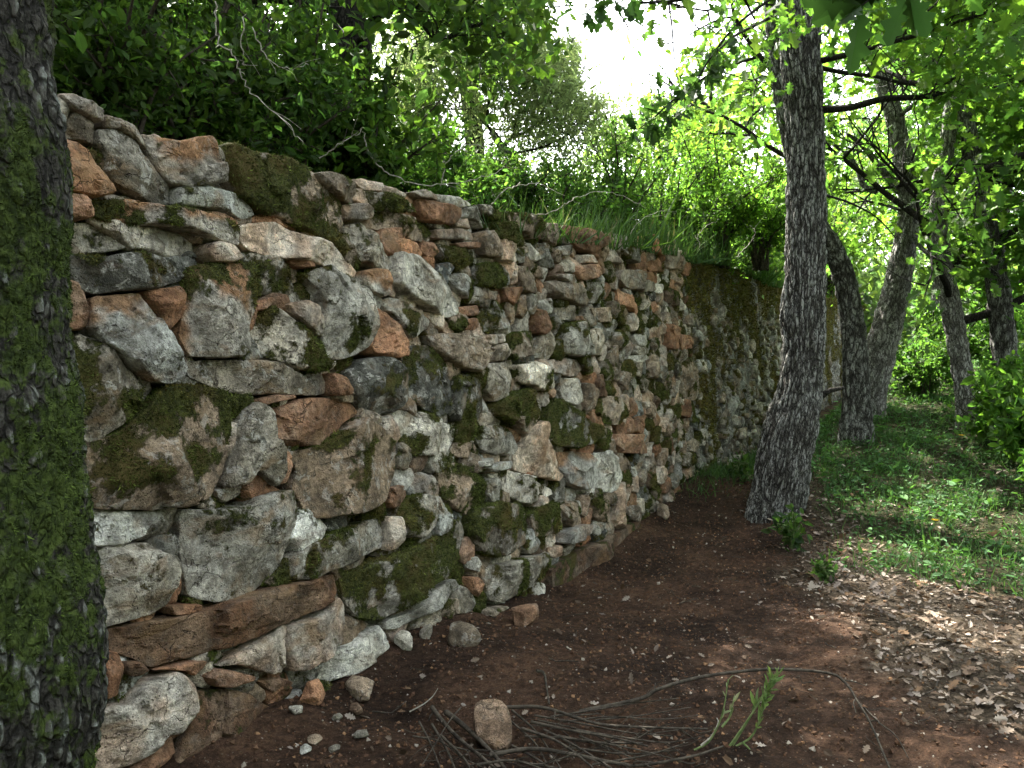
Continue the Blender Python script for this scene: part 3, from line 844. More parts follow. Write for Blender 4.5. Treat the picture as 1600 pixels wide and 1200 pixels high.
    sm = mk('small_stones', np.concatenate(Vs), [np.concatenate(F4)]+[np.concatenate(v) for v in Fn.values()], M_STONE, root, {k: np.concatenate(v) for k, v in A.items()}, sharp=24)
    sm['kind'] = 'stuff'
    if rest_moss:
        V, F, C = join(rest_moss)
        mk('moss', V, F, M_MOSS, sm, {'lc': C}, smooth=False)['kind'] = 'stuff'
    # the dark packing of earth and rubble behind the faces
    ss = np.arange(s0-0.1, s1+0.02, 0.03); tt = np.linspace(0, 1, 90)
    SS, TT = np.meshgrid(ss, tt, indexing='ij')
    tb = base_t(ss)-0.4; tp = top_t(ss)-0.04
    TV = tb[:, None]+(tp-tb)[:, None]*TT
    q = np.stack([SS.ravel(), TV.ravel(), np.zeros(SS.size)], -1)
    h = -0.17+0.04*fbm(q*9, 4, 61)
    V = from_st(SS.ravel(), TV.ravel(), h)
    a, b = SS.shape
    idx = np.arange(a*b).reshape(a, b)
    F = np.stack([idx[:-1, :-1], idx[1:, :-1], idx[1:, 1:], idx[:-1, 1:]], -1).reshape(-1, 4)
    back = from_st(SS.ravel(), TV.ravel(), np.full(SS.size, -0.45)); nV = len(V)
    Fb = F[:, ::-1]+nV
    ring = np.concatenate([idx[:, 0], idx[-1, 1:], idx[-2::-1, -1], idx[0, -2:0:-1]])
    r2 = np.roll(ring, -1)
    Fs = np.stack([ring, ring+nV, r2+nV, r2], -1)
    n = 2*nV
    col = np.tile(np.array([[.075, .052, .036]]), (n, 1))
    ms = np.concatenate([0.35+0.5*fbm(q*6, 3, 8)]*2)
    mk('earth_core', np.concatenate([V, back]), [np.concatenate([F, Fb, Fs])], M_STONE, root, {'col': col, 'moss': ms, 'lich': np.zeros(n)})
    return root
build_wall()

def loose_stone(pos, size, kind, seed, label, squash=0.6, ang=0.0, moss=0.0, group=None, tilt=0.0):
    """a free-lying angular stone resting on the ground"""
    r = rng(seed)
    n, m = 40, 22
    th = np.linspace(0, 2*pi, n, endpoint=False); ph = np.linspace(0.06, pi-0.06, m)
    TH, PH = np.meshgrid(th, ph)
    D = np.stack([np.cos(TH)*np.sin(PH), np.sin(TH)*np.sin(PH), np.cos(PH)], -1).reshape(-1, 3)
    rad = np.full(len(D), 1.0)
    for f in range(13):
        nn = unit(r.normal(0, 1, 3)); c = r.uniform(0.52, 0.85)
        dd = D @ nn
        rad = np.minimum(rad, np.where(dd > 0.05, c/np.maximum(dd, 0.05), 9))
    rad = rad*(1+0.10*fbm(D*2.5+seed, 4, seed))
    V = D*rad[:, None]*np.array([1.0, 0.72, squash])*size
    ca, sa = cos(ang), sin(ang); ct, st_ = cos(tilt), sin(tilt)
    V = np.stack([V[:, 0], V[:, 1]*ct-V[:, 2]*st_, V[:, 1]*st_+V[:, 2]*ct], -1)
    V = np.stack([V[:, 0]*ca-V[:, 1]*sa, V[:, 0]*sa+V[:, 1]*ca, V[:, 2]], -1)
    V = V + np.asarray(pos, float) + np.array([0, 0, -V[:, 2].min()*0.62])
    idx = np.arange(n*m).reshape(m, n)
    F = np.stack([idx[:-1], idx[1:], np.roll(idx, -1, 1)[1:], np.roll(idx, -1, 1)[:-1]], -1).reshape(-1, 4)
    caps = [idx[0][None, :], idx[-1][None, ::-1]]
    o = mk('loose_stone', V, [F]+[np.concatenate(caps)], M_STONE, None, stone_attrs(kind, moss, V, seed), origin=pos)
    return tag(o, label, 'stone', group)

for px, py, rpx, kind, sq, lab in [
    (722,990,27,'t',.7,"tan lump half sunk in soil at the wall foot, above the flat slab"),
    (818,962,27,'o',.95,"upright pinkish orange block leaning on the wall foot where the bare soil begins"),
    (632,1003,16,'w',.9,"small bluish white chip standing at the wall foot under the thickly mossed block"),
    (666,988,13,'w',.9,"narrow white chip beside the bluish one at the wall foot"),
    (560,1068,30,'t',.55,"brown grey stone lying flat on the soil under the long white block"),
    (487,1082,24,'o',.8,"rusty orange wedge at the wall foot right of the earth covered boulder"),
    (566,1083,11,'t',.8,"little tan cube of rock on the soil in front of the brown grey stone"),
    (556,1106,11,'b',.8,"little earth brown rock below the tan cube"),
    (527,1119,10,'g',.6,"small round grey pebble on the soil near the wall foot"),
    (566,1146,11,'g',.6,"small grey pebble farthest from the wall foot"),
    (462,1108,11,'g',.7,"grey pebble beside the earth covered boulder"),
    (492,1150,13,'t',.35,"flat tan flake of stone on the soil by the white chip"),
    (522,1167,10,'g',.4,"flat grey flake of stone lowest on the bare soil"),
    (478,1166,13,'w',.3,"bright white broken chip lying on the soil"),
    (1035,800,14,'t',.9,"tan block standing alone at the far wall foot before the mossy wall"),
    ]:
    q = at_ground(px, py+rpx*0.55)
    d = np.linalg.norm(q-EYE)
    loose_stone(q, rpx/FPX*d*1.1, kind, int(px+py), lab, sq, ang=px*0.7)
# ---------------------------------------------------------------- the setting: soil, terrace
def zone_masks(x, y):
    """litter and grass shares of the ground, by distance from the wall and along it"""
    s, p = sp(x, y)
    q = np.stack([np.ravel(x), np.ravel(y), np.zeros(np.size(x))], -1)
    n = fbm(q*0.9, 4, 31).reshape(np.shape(x)); n2 = fbm(q*2.6, 3, 32).reshape(np.shape(x))
    # bare soil band along the wall, wide near the camera and closing at the first tree
    edge = np.interp(s, [-5, 2.5, 3.2, 3.45, 4.1, 5.4, 6.5, 7.2, 8.5, 12], [9, 5, 3.3, 2.35, 1.80, 1.38, 1.05, .75, .3, .1])
    litter = sstep(p-edge+0.55*n+0.25*n2, -0.22, 0.30)
    gedge = np.interp(s, [-5, 4.3, 5.0, 5.3, 5.8, 6.9, 8, 10], [9, 5.0, 2.7, 2.1, 1.6, 1.2, .8, .2])
    grass = sstep(p-gedge+0.55*n+0.30*n2, -0.15, 0.45)
    return litter, grass

def build_ground():
    def axis(c, step, lo, hi, n0, n1):
        def side(L, n):
            # geometric growth from step to reach L in n steps
            a, b = 1.0, 1.2
            for _ in range(60):
                m = (a+b)/2
                tot = step*(m**n-1)/(m-1) if m > 1.0001 else step*n
                if tot < L: a = m
                else: b = m
            k = np.arange(1, n+1)
            return step*(m**k-1)/(m-1)
        return np.concatenate([c-side(c-lo, n0)[::-1], [c], c+side(hi-c, n1)])
    X = axis(0.9, 0.021, -400, 400, 250, 250); Y = axis(3.2, 0.021, -300, 600, 220, 330)
    XX, YY = np.meshgrid(X, Y, indexing='ij')
    x, y = XX.ravel(), YY.ravel()
    z = np.concatenate([ground_z(x[i:i+60000], y[i:i+60000]) for i in range(0, len(x), 60000)])
    far = np.hypot(x, y); z = z*sstep(far, 120, 40)
    li, gr = zone_masks(x, y)
    a, b = XX.shape; idx = np.arange(a*b).reshape(a, b)
    F = np.stack([idx[:-1, :-1], idx[1:, :-1], idx[1:, 1:], idx[:-1, 1:]], -1).reshape(-1, 4)
    o = mk('ground', np.stack([x, y, z], -1), F, M_SOIL, None, {'zone': np.stack([li, gr, 0*li], -1)})
    o['kind'] = 'structure'
    # upper terrace held by the wall
    ss = np.concatenate([np.arange(-12, -1, 0.5), np.arange(-1, 12, 0.06), np.arange(12, 30, 0.3), np.arange(30, 120, 4)])
    pp = np.concatenate([np.arange(0.0, 2.5, 0.06), np.arange(2.5, 10, 0.3), np.arange(10, 90, 4)])
    S, Pm = np.meshgrid(ss, pp, indexing='ij')
    z = terrace_z(S.ravel(), Pm.ravel())
    V = from_sp(S.ravel(), -0.30-0.20-Pm.ravel(), z)
    a, b = S.shape; idx = np.arange(a*b).reshape(a, b)
    F = np.stack([idx[:-1, :-1], idx[:-1, 1:], idx[1:, 1:], idx[1:, :-1]], -1).reshape(-1, 4)
    n = fbm(V*0.8, 3, 3)
    o = mk('terrace_ground', V, F, M_SOIL, None, {'zone': np.stack([np.full(len(V), .7), sstep(n, -.3, .3), 0*n], -1)})
    o['kind'] = 'structure'
def terrace_z(s, p):
    """height of the upper ground; p = distance behind the wall"""
    s = np.asarray(s, float); p = np.asarray(p, float)
    q = np.stack([np.ravel(s), np.ravel(p), np.zeros(np.size(s))], -1)
    return top_z(np.minimum(s, 11.5)) - 0.10 + 0.05*np.minimum(p, 30) + 0.05*fbm(q*1.3, 3, 21).reshape(np.shape(s))
build_ground()
def on_terrace(s, p):
    q = from_sp(s, -0.5-np.asarray(p, float)); q[..., 2] = terrace_z(s, p); return q

# ---------------------------------------------------------------- the older, moss-grown length of wall
def build_old_wall():
    s0, s1 = 7.02, 34.0
    root = thing('mossy_wall', from_sp(9.0, -0.1, 0), 'older crumbling stone wall overgrown with olive brown moss, beyond the rebuilt wall and behind the trees', 'wall')
    ss = np.concatenate([np.arange(s0, 12.5, 0.022), np.arange(12.5, 24.4, 0.05), np.arange(24.4, s1, 0.15)]); tt = np.linspace(0, 1, 110)
    S, T = np.meshgrid(ss, tt, indexing='ij')
    lo = base_t(np.minimum(ss, 11))-0.3; hi = top_t(np.minimum(ss, 11.5))+0.04+0.05*np.sin(ss*3.1)
    lo = lo - 0.0*ss
    TV = lo[:, None]+(hi-lo)[:, None]*T
    q = np.stack([S.ravel(), TV.ravel(), np.zeros(S.size)], -1)
    # bulging buried stones: rounded cells, then rough moss on top
    r = rng(12)
    cells = np.stack([r.uniform(s0, 24.6, 4200), r.uniform(-0.5, 2.4, 4200)], -1)
    d1 = np.full(len(q), 9.0); d2 = d1.copy(); own = np.zeros(len(q), int)
    near = q[:, 0] < 24.5
    QN = q[near][:, :2]
    D1 = np.empty(len(QN)); D2 = np.empty(len(QN)); OW = np.empty(len(QN), int)
    for a in range(0, len(QN), 3000):
        dd = np.hypot((QN[a:a+3000, None, 0]-cells[None, :, 0])*0.9, (QN[a:a+3000, None, 1]-cells[None, :, 1])*1.1)
        pt = np.argpartition(dd, 1, axis=1)[:, :2]
        v = np.take_along_axis(dd, pt, 1); o_ = np.argsort(v, 1)
        v = np.take_along_axis(v, o_, 1); pt = np.take_along_axis(pt, o_, 1)
        D1[a:a+3000], D2[a:a+3000], OW[a:a+3000] = v[:, 0], v[:, 1], pt[:, 0]
    d1[near], d2[near], own[near] = D1, D2, OW
    lump = np.where(near, np.sqrt(np.clip((d2-d1)/0.09, 0, 1))*0.045*(0.4+1.2*r.random(4200)[own]), 0.03)
    ms = 0.50+1.2*fbm(q*np.array([1.7, 0.95, 1]), 4, 14)
    ms = ms + 0.25*sstep(q[:, 1], 0.9, 1.9) - 0.20*sstep(q[:, 1], 0.9, 0.2)
    ms = np.clip(ms, 0, 1)
    h = -0.10 + lump + 0.05*fbm(q*1.6, 3, 15) + 0.030*fbm(q*np.array([9, 5, 1]), 4, 16) + 0.012*fbm(q*38, 3, 18)
    h = h + 0.02*sstep(ms, .5, .7) - 0.05*sstep(q[:, 1], 1.9, 2.35)**2
    V = from_st(S.ravel(), TV.ravel(), h)
    a, b = S.shape; idx = np.arange(a*b).reshape(a, b)
    F = np.stack([idx[:-1, :-1], idx[1:, :-1], idx[1:, 1:], idx[:-1, 1:]], -1).reshape(-1, 4)
    back = from_st(S.ravel(), TV.ravel(), np.full(S.size, -0.75)); nV = len(V)
    ring = np.concatenate([idx[:, 0], idx[-1, 1:], idx[-2::-1, -1], idx[0, -2:0:-1]]); r2 = np.roll(ring, -1)
    Fs = np.stack([ring, ring+nV, r2+nV, r2], -1)
    kinds = np.array([(.27,.265,.235), (.36,.35,.31), (.20,.19,.155), (.24,.20,.15), (.13,.125,.105)])[r.integers(0, 5, 4200)]
    col = np.where(near[:, None], kinds[own], np.array([.2, .19, .16])); pale = 0.8+0.4*r.random(4200)[own]
    col = col*pale[:, None]*0.9
    at = {'col': np.concatenate([col, col]), 'moss': np.concatenate([ms*0.85, ms]), 'lich': np.full(2*nV, 1.0)}
    body = mk('wall_face', np.concatenate([V, back]), [np.concatenate([F, F[:, ::-1]+nV, Fs])], M_STONE_OLD, root, at)
    tf = moss_tufts(V, F[V[F[:, 0], 1] < 24], ms, 51, dens=6500, size=0.026, thr=0.50, maxn=110000)
    if tf: mk('moss', tf[0], tf[1], M_MOSS_OLD, body, {'lc': tf[2]}, smooth=False)
    # small stones showing through the moss
    Vs, F4, Fn, A, o = [], [], {}, {k: [] for k in ('col', 'moss', 'lich')}, 0
    cand = np.stack([r.uniform(s0+0.05, 12.5, 1500), r.uniform(-0.15, 1.7, 1500)], -1)
    cm = np.interp(np.arange(len(cand)), [0, 1], [0, 0])
    kept = 0
    for i, c in enumerate(cand):
        q0 = np.array([[c[0], c[1], 0.0]])
        mv = 0.50+1.2*fbm(q0*np.array([1.7, 0.95, 1]), 4, 14)[0] + 0.25*sstep(c[1], .9, 1.9) - 0.2*sstep(c[1], .9, .2)
        if mv > 0.55 or c[1] < base_t(c[0]) or kept > 330: continue
        kept += 1
        w, hh = r.uniform(0.025, 0.075), r.uniform(0.03, 0.10)
        th = np.linspace(0, 2*pi, 7, endpoint=False)+r.uniform(0, 1)
        P = c+np.stack([np.cos(th)*w, np.sin(th)*hh], -1)*r.uniform(0.7, 1.1, (7, 1))
        V2, F2, *_ = stone_shape(P, 3000+i, 0.06, out=r.uniform(-0.07, -0.02), res=0.016)
        at2 = stone_attrs(r.choice(list('wwggt')), 0.3, V2, 3000+i)
        F4.append(F2[0]+o); Fn.setdefault(F2[1].shape[1], []).append(F2[1]+o); Vs.append(V2); o += len(V2)
        for k in A: A[k].append(at2[k])
    mk('small_stones', np.concatenate(Vs), [np.concatenate(F4)]+[np.concatenate(v) for v in Fn.values()], M_STONE_OLD, root, {k: np.concatenate(v) for k, v in A.items()})['kind'] = 'stuff'
build_old_wall()
# ---------------------------------------------------------------- trees
def trunk_mesh(pts, rad, sides=150, step=0.016, seed=0, amp=0.010, fx=34, fz=6.0, lumps=0.10, flute=0.0, flute_z=0.7):
    """bark-ridged trunk along pts (n,3); returns V, F, ridge, unit angle dirs"""
    L = np.sum(np.linalg.norm(np.diff(pts, axis=0), axis=1)); n = max(8, int(L/step))
    C = spline(np.concatenate([pts, np.asarray(rad, float)[:, None]], 1), n)
    R = C[:, 3]; C = C[:, :3]
    T = unit(np.gradient(C, axis=0)); A = unit(np.cross(T, np.array([0.05, 1, 0.02]))); B = np.cross(T, A)
    th = np.linspace(0, 2*pi, sides, endpoint=False)
    dirs = A[:, None]*np.cos(th)[None, :, None]+B[:, None]*np.sin(th)[None, :, None]
    hgt = np.concatenate([[0], np.cumsum(np.linalg.norm(np.diff(C, axis=0), axis=1))])
    base = (C[:, None]+dirs*R[:, None, None]).reshape(-1, 3)
    d = dirs.reshape(-1, 3); RR = np.repeat(R, sides); HH = np.repeat(hgt, sides)
    q = np.concatenate([d[:, :2]*RR[:, None]*fx*0.5, (HH*fz)[:, None]], 1)
    warp = 0.8*fbm(q*0.35, 2, seed+9)
    n1 = noise(q+warp[:, None]+seed, seed); n2 = noise(q*2.1+warp[:, None]*2, seed+1)
    ridge = np.clip(np.abs(n1)*1.6 + 0.35*np.abs(n2), 0, 1)
    big = fbm(np.concatenate([d[:, :2]*1.2, (HH*1.1)[:, None]], 1)+seed, 3, seed+3)
    disp = amp*(ridge*1.6-0.6) + RR*lumps*big + 0.003*noise(q*6, seed+4)
    if flute > 0:
        ang = np.arctan2(d[:, 1], d[:, 0])
        disp = disp + flute*RR*np.exp(-HH/flute_z)*np.maximum(-0.3, np.cos(5*ang+seed+1.5*big))
    V = base+d*disp[:, None]
    idx = np.arange(n*sides).reshape(n, sides)
    F = np.stack([idx[:-1], np.roll(idx, -1, 1)[:-1], np.roll(idx, -1, 1)[1:], idx[1:]], -1).reshape(-1, 4)
    return V, F, ridge, d

def grow(r, start, d0, length, rad, level, paths, sites, spread=0.9, up=0.15, kids=(5, 5, 6), wig=0.35):
    """branching skeleton; fills paths (for bark) and sites (leaf places)"""
    n = 7 if level < 2 else 5
    pts = [np.asarray(start, float)]; d = unit(d0)
    for i in range(n-1):
        d = unit(d+r.normal(0, wig/ (1.5 if level == 0 else 1.0)*0.5, 3)+np.array([0, 0, up*0.3]))
        pts.append(pts[-1]+d*length/(n-1))
    pts = np.array(pts)
    paths.append((pts, np.linspace(rad, rad*0.35, n)))
    if level >= len(kids):
        for i in range(1, n): sites.append((pts[i], unit(pts[i]-pts[i-1])))
        return
    for k in range(kids[level]):
        u = r.uniform(0.25, 1.0) if k else 1.0
        x = u*(n-1); i = min(n-2, int(x)); p = pts[i]+(pts[i+1]-pts[i])*(x-i)
        dd = unit(unit(pts[i+1]-pts[i])*0.65+rdir(r, 1, up)[0]*spread)
        grow(r, p, dd, length*r.uniform(0.42, 0.68), rad*0.45, level+1, paths, sites, spread, up, kids, wig)

def crown_leaves(r, sites, per, size, shape, col, spread=0.06, var=0.3, yel=0.3, droop=0.15):
    P = np.array([s[0] for s in sites]); D = np.array([s[1] for s in sites])
    P = np.repeat(P, per, 0); D = np.repeat(D, per, 0); n = len(P)
    P = P+r.normal(0, spread, (n, 3))
    kp = gap_keep(r, P); P, D = P[kp], D[kp]; n = len(P)
    dd = unit(D*0.5+rdir(r, n, -droop)*1.0); nn = unit(rdir(r, n, 1.1))
    c = tints(r, n, col, var, yel)
    return leaves(P, dd, nn, size*np.exp(r.normal(0, 0.25, n)), shape, c)

def tree(name, label, cat, group, trunk_pts, trunk_rad, bark, seed, limbs=(), leaf=('oak', 0.09, (0.05, 0.10, 0.02)), per=5,
         kids=(5, 5), moss=None, trunk_kw={}, spread=0.10, twig_sides=5, branch_mat=None, extra=None, var=0.3, yel=0.35):
    """limbs: list of (start, direction, length, radius)"""
    r = rng(seed)
    tp = np.asarray(trunk_pts, float)
    root = thing(name, tp[0], label, cat, group)
    V, F, ridge, d = trunk_mesh(tp, trunk_rad, seed=seed, **trunk_kw)
    at = {'ridge': ridge}
    if moss is not None: at['moss'] = moss(V, d)
    tr = mk('trunk', V, F, bark, root, at)
    paths, sites = [], []
    for (s, dr, ln, rd) in limbs: grow(r, s, np.asarray(dr, float), ln, rd, 0, paths, sites, kids=kids)
    if extra:
        for pts, rad, nk in extra:
            pp = spline(pts, max(8, len(pts)*4)); rr_ = np.linspace(rad, rad*0.4, len(pp))
            paths.append((pp, rr_))
            for k in range(nk):
                i = r.integers(len(pp)//4, len(pp)-1)
                dd = unit(unit(pp[i+1]-pp[i])*0.6+rdir(r, 1, 0.1)[0]*0.9)
                grow(r, pp[i], dd, r.uniform(0.35, 0.8), rr_[i]*0.4, 1, paths, sites, kids=(0,)+tuple(kids[1:]))
    if paths:
        Vb, Fb = tubes(paths, twig_sides)
        mk('branch', Vb, Fb, branch_mat or M_BARK_DARK, root, {'ridge': np.full(len(Vb), 0.45), 'moss': np.zeros(len(Vb))})
    if sites and per:
        Vl, Fl, Cl = crown_leaves(r, sites, per, leaf[1], leaf[0], leaf[2], spread, var, yel)
        mk('crown', Vl, Fl, M_LEAF, root, {'lc': Cl}, smooth=False)
    return root, tr, V, F, at

def px_trunk(rows, depth):
    """rows of (px, py, width px) at one distance -> points and radii"""
    a = np.array(rows, float)
    P = at_depth(a[:, 0], a[:, 1], np.full(len(a), depth)); return P, a[:, 2]/2/FPX*depth

# --- mossy oak at the left edge, close by
def left_tree():
    dep = 1.5
    rows = [(-82,2000,420),(-84,1700,400),(-86,1400,385),(-85,1200,420),(-74,1080,430),(-77,980,425),(-87,860,405),(-104,740,410),(-110,650,412),(-118,560,396),(-122,420,392),(-120,300,398),(-124,220,396),(-134,100,372),(-140,0,380),(-147,-200,370),(-142,-600,350),(-122,-1200,320),(-82,-2200,260),(-42,-3000,180)]
    P, R = px_trunk(rows, dep)
    top = P[-1]
    r = rng(5)
    limbs = [(P[-k], np.array([cos(a), sin(a), e]), l, 0.07) for k, a, e, l in
             [(1, 1.2, .9, 2.6), (1, 3.5, .7, 2.2), (2, 0.3, .45, 2.8), (2, 2.2, .5, 2.4), (3, 1.6, .25, 2.4), (3, 4.6, .5, 2.2), (4, 0.9, .5, 2.2)]]
    def moss(V, d):
        f = 0.62*fbm(V*3.2, 3, 71)+0.62*fbm(V*np.array([19, 19, 12]), 4, 73, .6)
        side = d[:, 0]*0.25-d[:, 1]*0.10
        return np.clip(0.47+1.1*f+side*0.25, 0, 1)
    root, tr, V, F, at = tree('mossy_oak', 'thick mossy oak trunk close at the left edge in front of the wall', 'tree', None, P, R, M_BARK_MOSS, 41, limbs, per=3, kids=(5, 5), moss=moss,
         leaf=('oak', 0.10, (0.045, 0.09, 0.018)), trunk_kw=dict(sides=280, step=0.006, amp=0.008, fx=110, fz=18, lumps=0.07), spread=0.12)
    keep = (V[:, 2] > -0.1) & (V[:, 2] < 3.2)
    Fk = F[keep[F].all(1)]
    tf = moss_tufts(V, Fk, at['moss'], 43, dens=95000, size=0.0060, thr=0.56, maxn=110000)
    mk('moss', tf[0], tf[1], M_MOSS_BARK, tr, {'lc': tf[2]}, smooth=False)
left_tree()

# --- the oak standing free of the wall
OAK_D = float(at_ground(np.array([1212.]), np.array([800.]))[0][1]*cos(PITCH))
def depth_of(q): return float(q[1]*cos(PITCH)-(q[2]-CAM_H)*sin(PITCH))
OAK_D = depth_of(at_ground(np.array([1212.]), np.array([800.]))[0])
def main_oak():
    rows = [(1211,850,118),(1212,815,104),(1216,780,92),(1222,740,90),(1227,710,88),(1236,670,86),(1246,630,76),(1252,590,68),(1255,540,66),(1254,495,70),(1257,450,66),(1259,400,63),(1260,330,62),(1259,250,60),(1256,170,62),(1252,100,62),(1249,40,64),(1246,0,64),(1243,-80,64),(1245,-250,60),(1255,-500,52),(1250,-800,40),(1245,-1050,26)]
    P, R = px_trunk(rows, OAK_D); R = R*.91
    r = rng(6)
    e = lambda pts, rad, nk: (np.array([at_depth(a, b, OAK_D+c) for a, b, c in pts]), rad, nk)
    extra = [e([(1285,172,0),(1330,168,.05),(1380,155,.15),(1440,152,.3),(1500,145,.4),(1560,136,.45),(1610,122,.4)], .035, 9),
             e([(1280,106,0),(1320,114,.2),(1370,120,.3),(1425,132,.4),(1500,128,.5),(1580,118,.5)], .022, 7),
             e([(1282,95,0),(1320,86,-.3),(1370,72,-.6),(1450,50,-.9),(1540,20,-1.2)], .028, 10),
             e([(1225,15,0),(1190,35,-.3),(1150,55,-.6),(1115,85,-.8)], .018, 4),
             e([(1222,-30,0),(1150,-20,-.4),(1060,0,-.8),(985,5,-1.1)], .022, 6),
             e([(1290,305,0),(1330,318,.3),(1370,340,.6),(1400,372,.8)], .012, 4),
             e([(1270,-60,0),(1400,-80,-1.),(1520,-40,-1.8),(1640,-20,-2.4)], .035, 12)]
    limbs = []
    for k, (i, a, el, l) in enumerate([(-1,.2,1.2,2.4),(-1,3.3,1,2.2),(-2,1.5,.7,2.8),(-2,-.6,.6,2.8),(-3,2.6,.6,2.4),(-3,.6,.5,2.8),(-3,-1.4,.45,3.0),(-4,-2.6,.4,2.6),(-4,.1,.35,2.8),(-4,-.8,.3,3.0),(-5,0.9,.25,2.2)]):
        limbs.append((P[i], np.array([cos(a), sin(a), el]), l, .06))
    root, *_ = tree('oak_tree', 'dark lichened oak trunk standing free at the edge of the bare soil', 'tree', None, P, R, M_BARK, 51, limbs, per=4, kids=(5, 5),
         leaf=('oak', 0.10, (0.062, 0.145, 0.020)), extra=extra, trunk_kw=dict(sides=200, step=0.010, amp=0.017, fx=84, fz=5.5, lumps=0.07, flute=0.06, flute_z=0.4), spread=0.13)
    # broken stub on the right flank
    q = at_depth(np.array([1278., 1297., 1318.]), np.array([622., 610., 606.]), np.full(3, OAK_D))
    V, F = tubes([(q, [.032, .022, .014])], 9)
    mk('branch_stub', V, F, M_BARK_DARK, root, {'ridge': np.full(len(V), .5)})
main_oak()

def more_trees():
    d1 = 9.1
    rows = [(1338,720,56),(1338,668,50),(1338,610,40),(1336,550,36),(1330,490,34),(1318,430,32),(1300,385,29),(1278,352,26),(1262,320,24),(1240,250,22),(1215,120,20),(1200,-60,16),(1210,-250,10)]
    P, R = px_trunk(rows, d1-0.6)
    limbs = [(P[-3], (-.5, .3, .6), 1.6, .03), (P[-2], (.4, .6, .7), 1.7, .03), (P[-1], (0, 0, 1), 1.6, .03), (P[-4], (-.7, .5, .3), 1.4, .03)]
    tree('young_oak', 'bowed dark trunk curving just behind the nearest oak', 'tree', None, P, R, M_BARK, 61, limbs, per=4, kids=(5, 5),
         trunk_kw=dict(sides=90, step=0.02, amp=0.012, fx=40, fz=8, lumps=.08), leaf=('oak', .10, (.05, .115, .018)), spread=.13)
    d2 = depth_of(at_ground(np.array([1350.]), np.array([650.]))[0])
    rows = [(1347,690,78),(1350,650,64),(1358,610,52),(1369,570,48),(1380,530,44),(1391,490,42),(1401,450,39),(1409,410,36),(1416,370,33),(1420,330,31),(1418,285,30),(1410,240,30),(1402,205,28),(1394,170,27),(1383,135,25),(1372,100,22),(1362,50,20),(1352,-20,18),(1350,-200,13),(1355,-350,8)]
    P, R = px_trunk(rows, d2)
    e = lambda pts, rad, nk: (np.array([at_depth(a, b, d2+c) for a, b, c in pts]), rad, nk)
    extra = [e([(1405,300,0),(1370,255,-.1),(1345,225,-.2),(1325,210,-.3)], .05, 5), e([(1370,298,-.3),(1350,290,-.2),(1335,255,-.1),(1305,228,0)], .045, 4),
             e([(1425,280,0),(1470,240,.3),(1490,230,.4),(1500,190,.5),(1515,160,.5)], .05, 7), e([(1420,300,0),(1480,300,-.5),(1560,270,-1.),(1620,250,-1.4)], .035, 10),
             e([(1412,360,0),(1470,410,-.5),(1540,420,-.9),(1610,395,-1.2)], .03, 10), e([(1395,190,0),(1450,150,-.4),(1530,140,-.8),(1600,150,-1)], .03, 9),
             e([(1410,330,0),(1360,315,-.5),(1320,320,-.8)], .016, 5)]
    limbs = [(P[-1], (.2, 0, 1), 2.2, .05), (P[-2], (.9, -.3, .6), 2.6, .05), (P[-2], (-.6, .6, .6), 2.2, .05), (P[-3], (.7, .7, .5), 2.6, .05), (P[-4], (1, -.2, .35), 2.8, .05), (P[-5], (.8, -.7, .3), 2.6, .05)]
    tree('leaning_oak', 'pale leaning trunk right of the nearest oak, forking into thick limbs', 'tree', None, P, R, M_BARK_PALE, 62, limbs, per=6, kids=(5, 5), extra=extra,
         trunk_kw=dict(sides=110, step=0.02, amp=0.013, fx=40, fz=8, lumps=.08, flute=.06, flute_z=.5), leaf=('oak', .11, (.05, .125, .016)), spread=.15, branch_mat=M_BARK)
    d3 = depth_of(at_ground(np.array([1512.]), np.array([668.]))[0])
    rows = [(1514,690,44),(1512,660,34),(1508,620,30),(1503,580,29),(1497,540,29),(1491,505,30),(1484,470,29),(1474,420,28),(1466,360,26),(1470,290,24),(1480,220,22),(1490,120,18),(1500,-20,13),(1500,-150,8)]
    P, R = px_trunk(rows, d3)
    limbs = [(P[5], (.9, -.6, .5), 2.4, .05), (P[6], (-.5, -.5, .4), 1.6, .04), (P[7], (.9, -.2, .4), 2.6, .05), (P[8], (-.6, .3, .5), 2., .04), (P[9], (.7, -.7, .4), 2.6, .05), (P[10], (.4, .7, .5), 2.4, .05), (P[11], (-.7, -.2, .5), 2.2, .04), (P[12], (.6, -.4, .6), 2.4, .04), (P[13], (0, 0, 1), 1.8, .04)]
    tree('forest_oak', 'slim trunk leaning a little left, rising from the weeds at the right', 'tree', None, P, R, M_BARK_PALE, 63, limbs, per=5, kids=(5, 5),
         trunk_kw=dict(sides=80, step=0.025, amp=0.012, fx=40, fz=8, lumps=.1), leaf=('oak', .12, (.055, .13, .02)), spread=.17)
    # trees farther into the wood on the right
    far = [(1580, 8.2, .13, 'shaded trunk at the far right edge behind the sunny weeds', 'oak', .12, (.075,.175,.025)),
           (1660, 7.0, .16, 'bright leaved tree reaching in from beyond the right edge', 'oak', .11, (.075,.18,.025)),
           (1560, 15, .16, 'slender tree deeper in the wood behind the slim left leaning trunk', 'oval', .11, (.07,.155,.03)),
           (1690, 12, .18, 'broad tree at the right margin deep in the wood', 'oval', .11, (.065,.14,.03)),
           (1470, 20, .2, 'distant tree in the middle of the far wood', 'oval', .13, (.07,.15,.04)),
           (1230, 19, .16, 'distant light green tree beyond the mossy wall', 'oval', .12, (.09,.17,.04))]
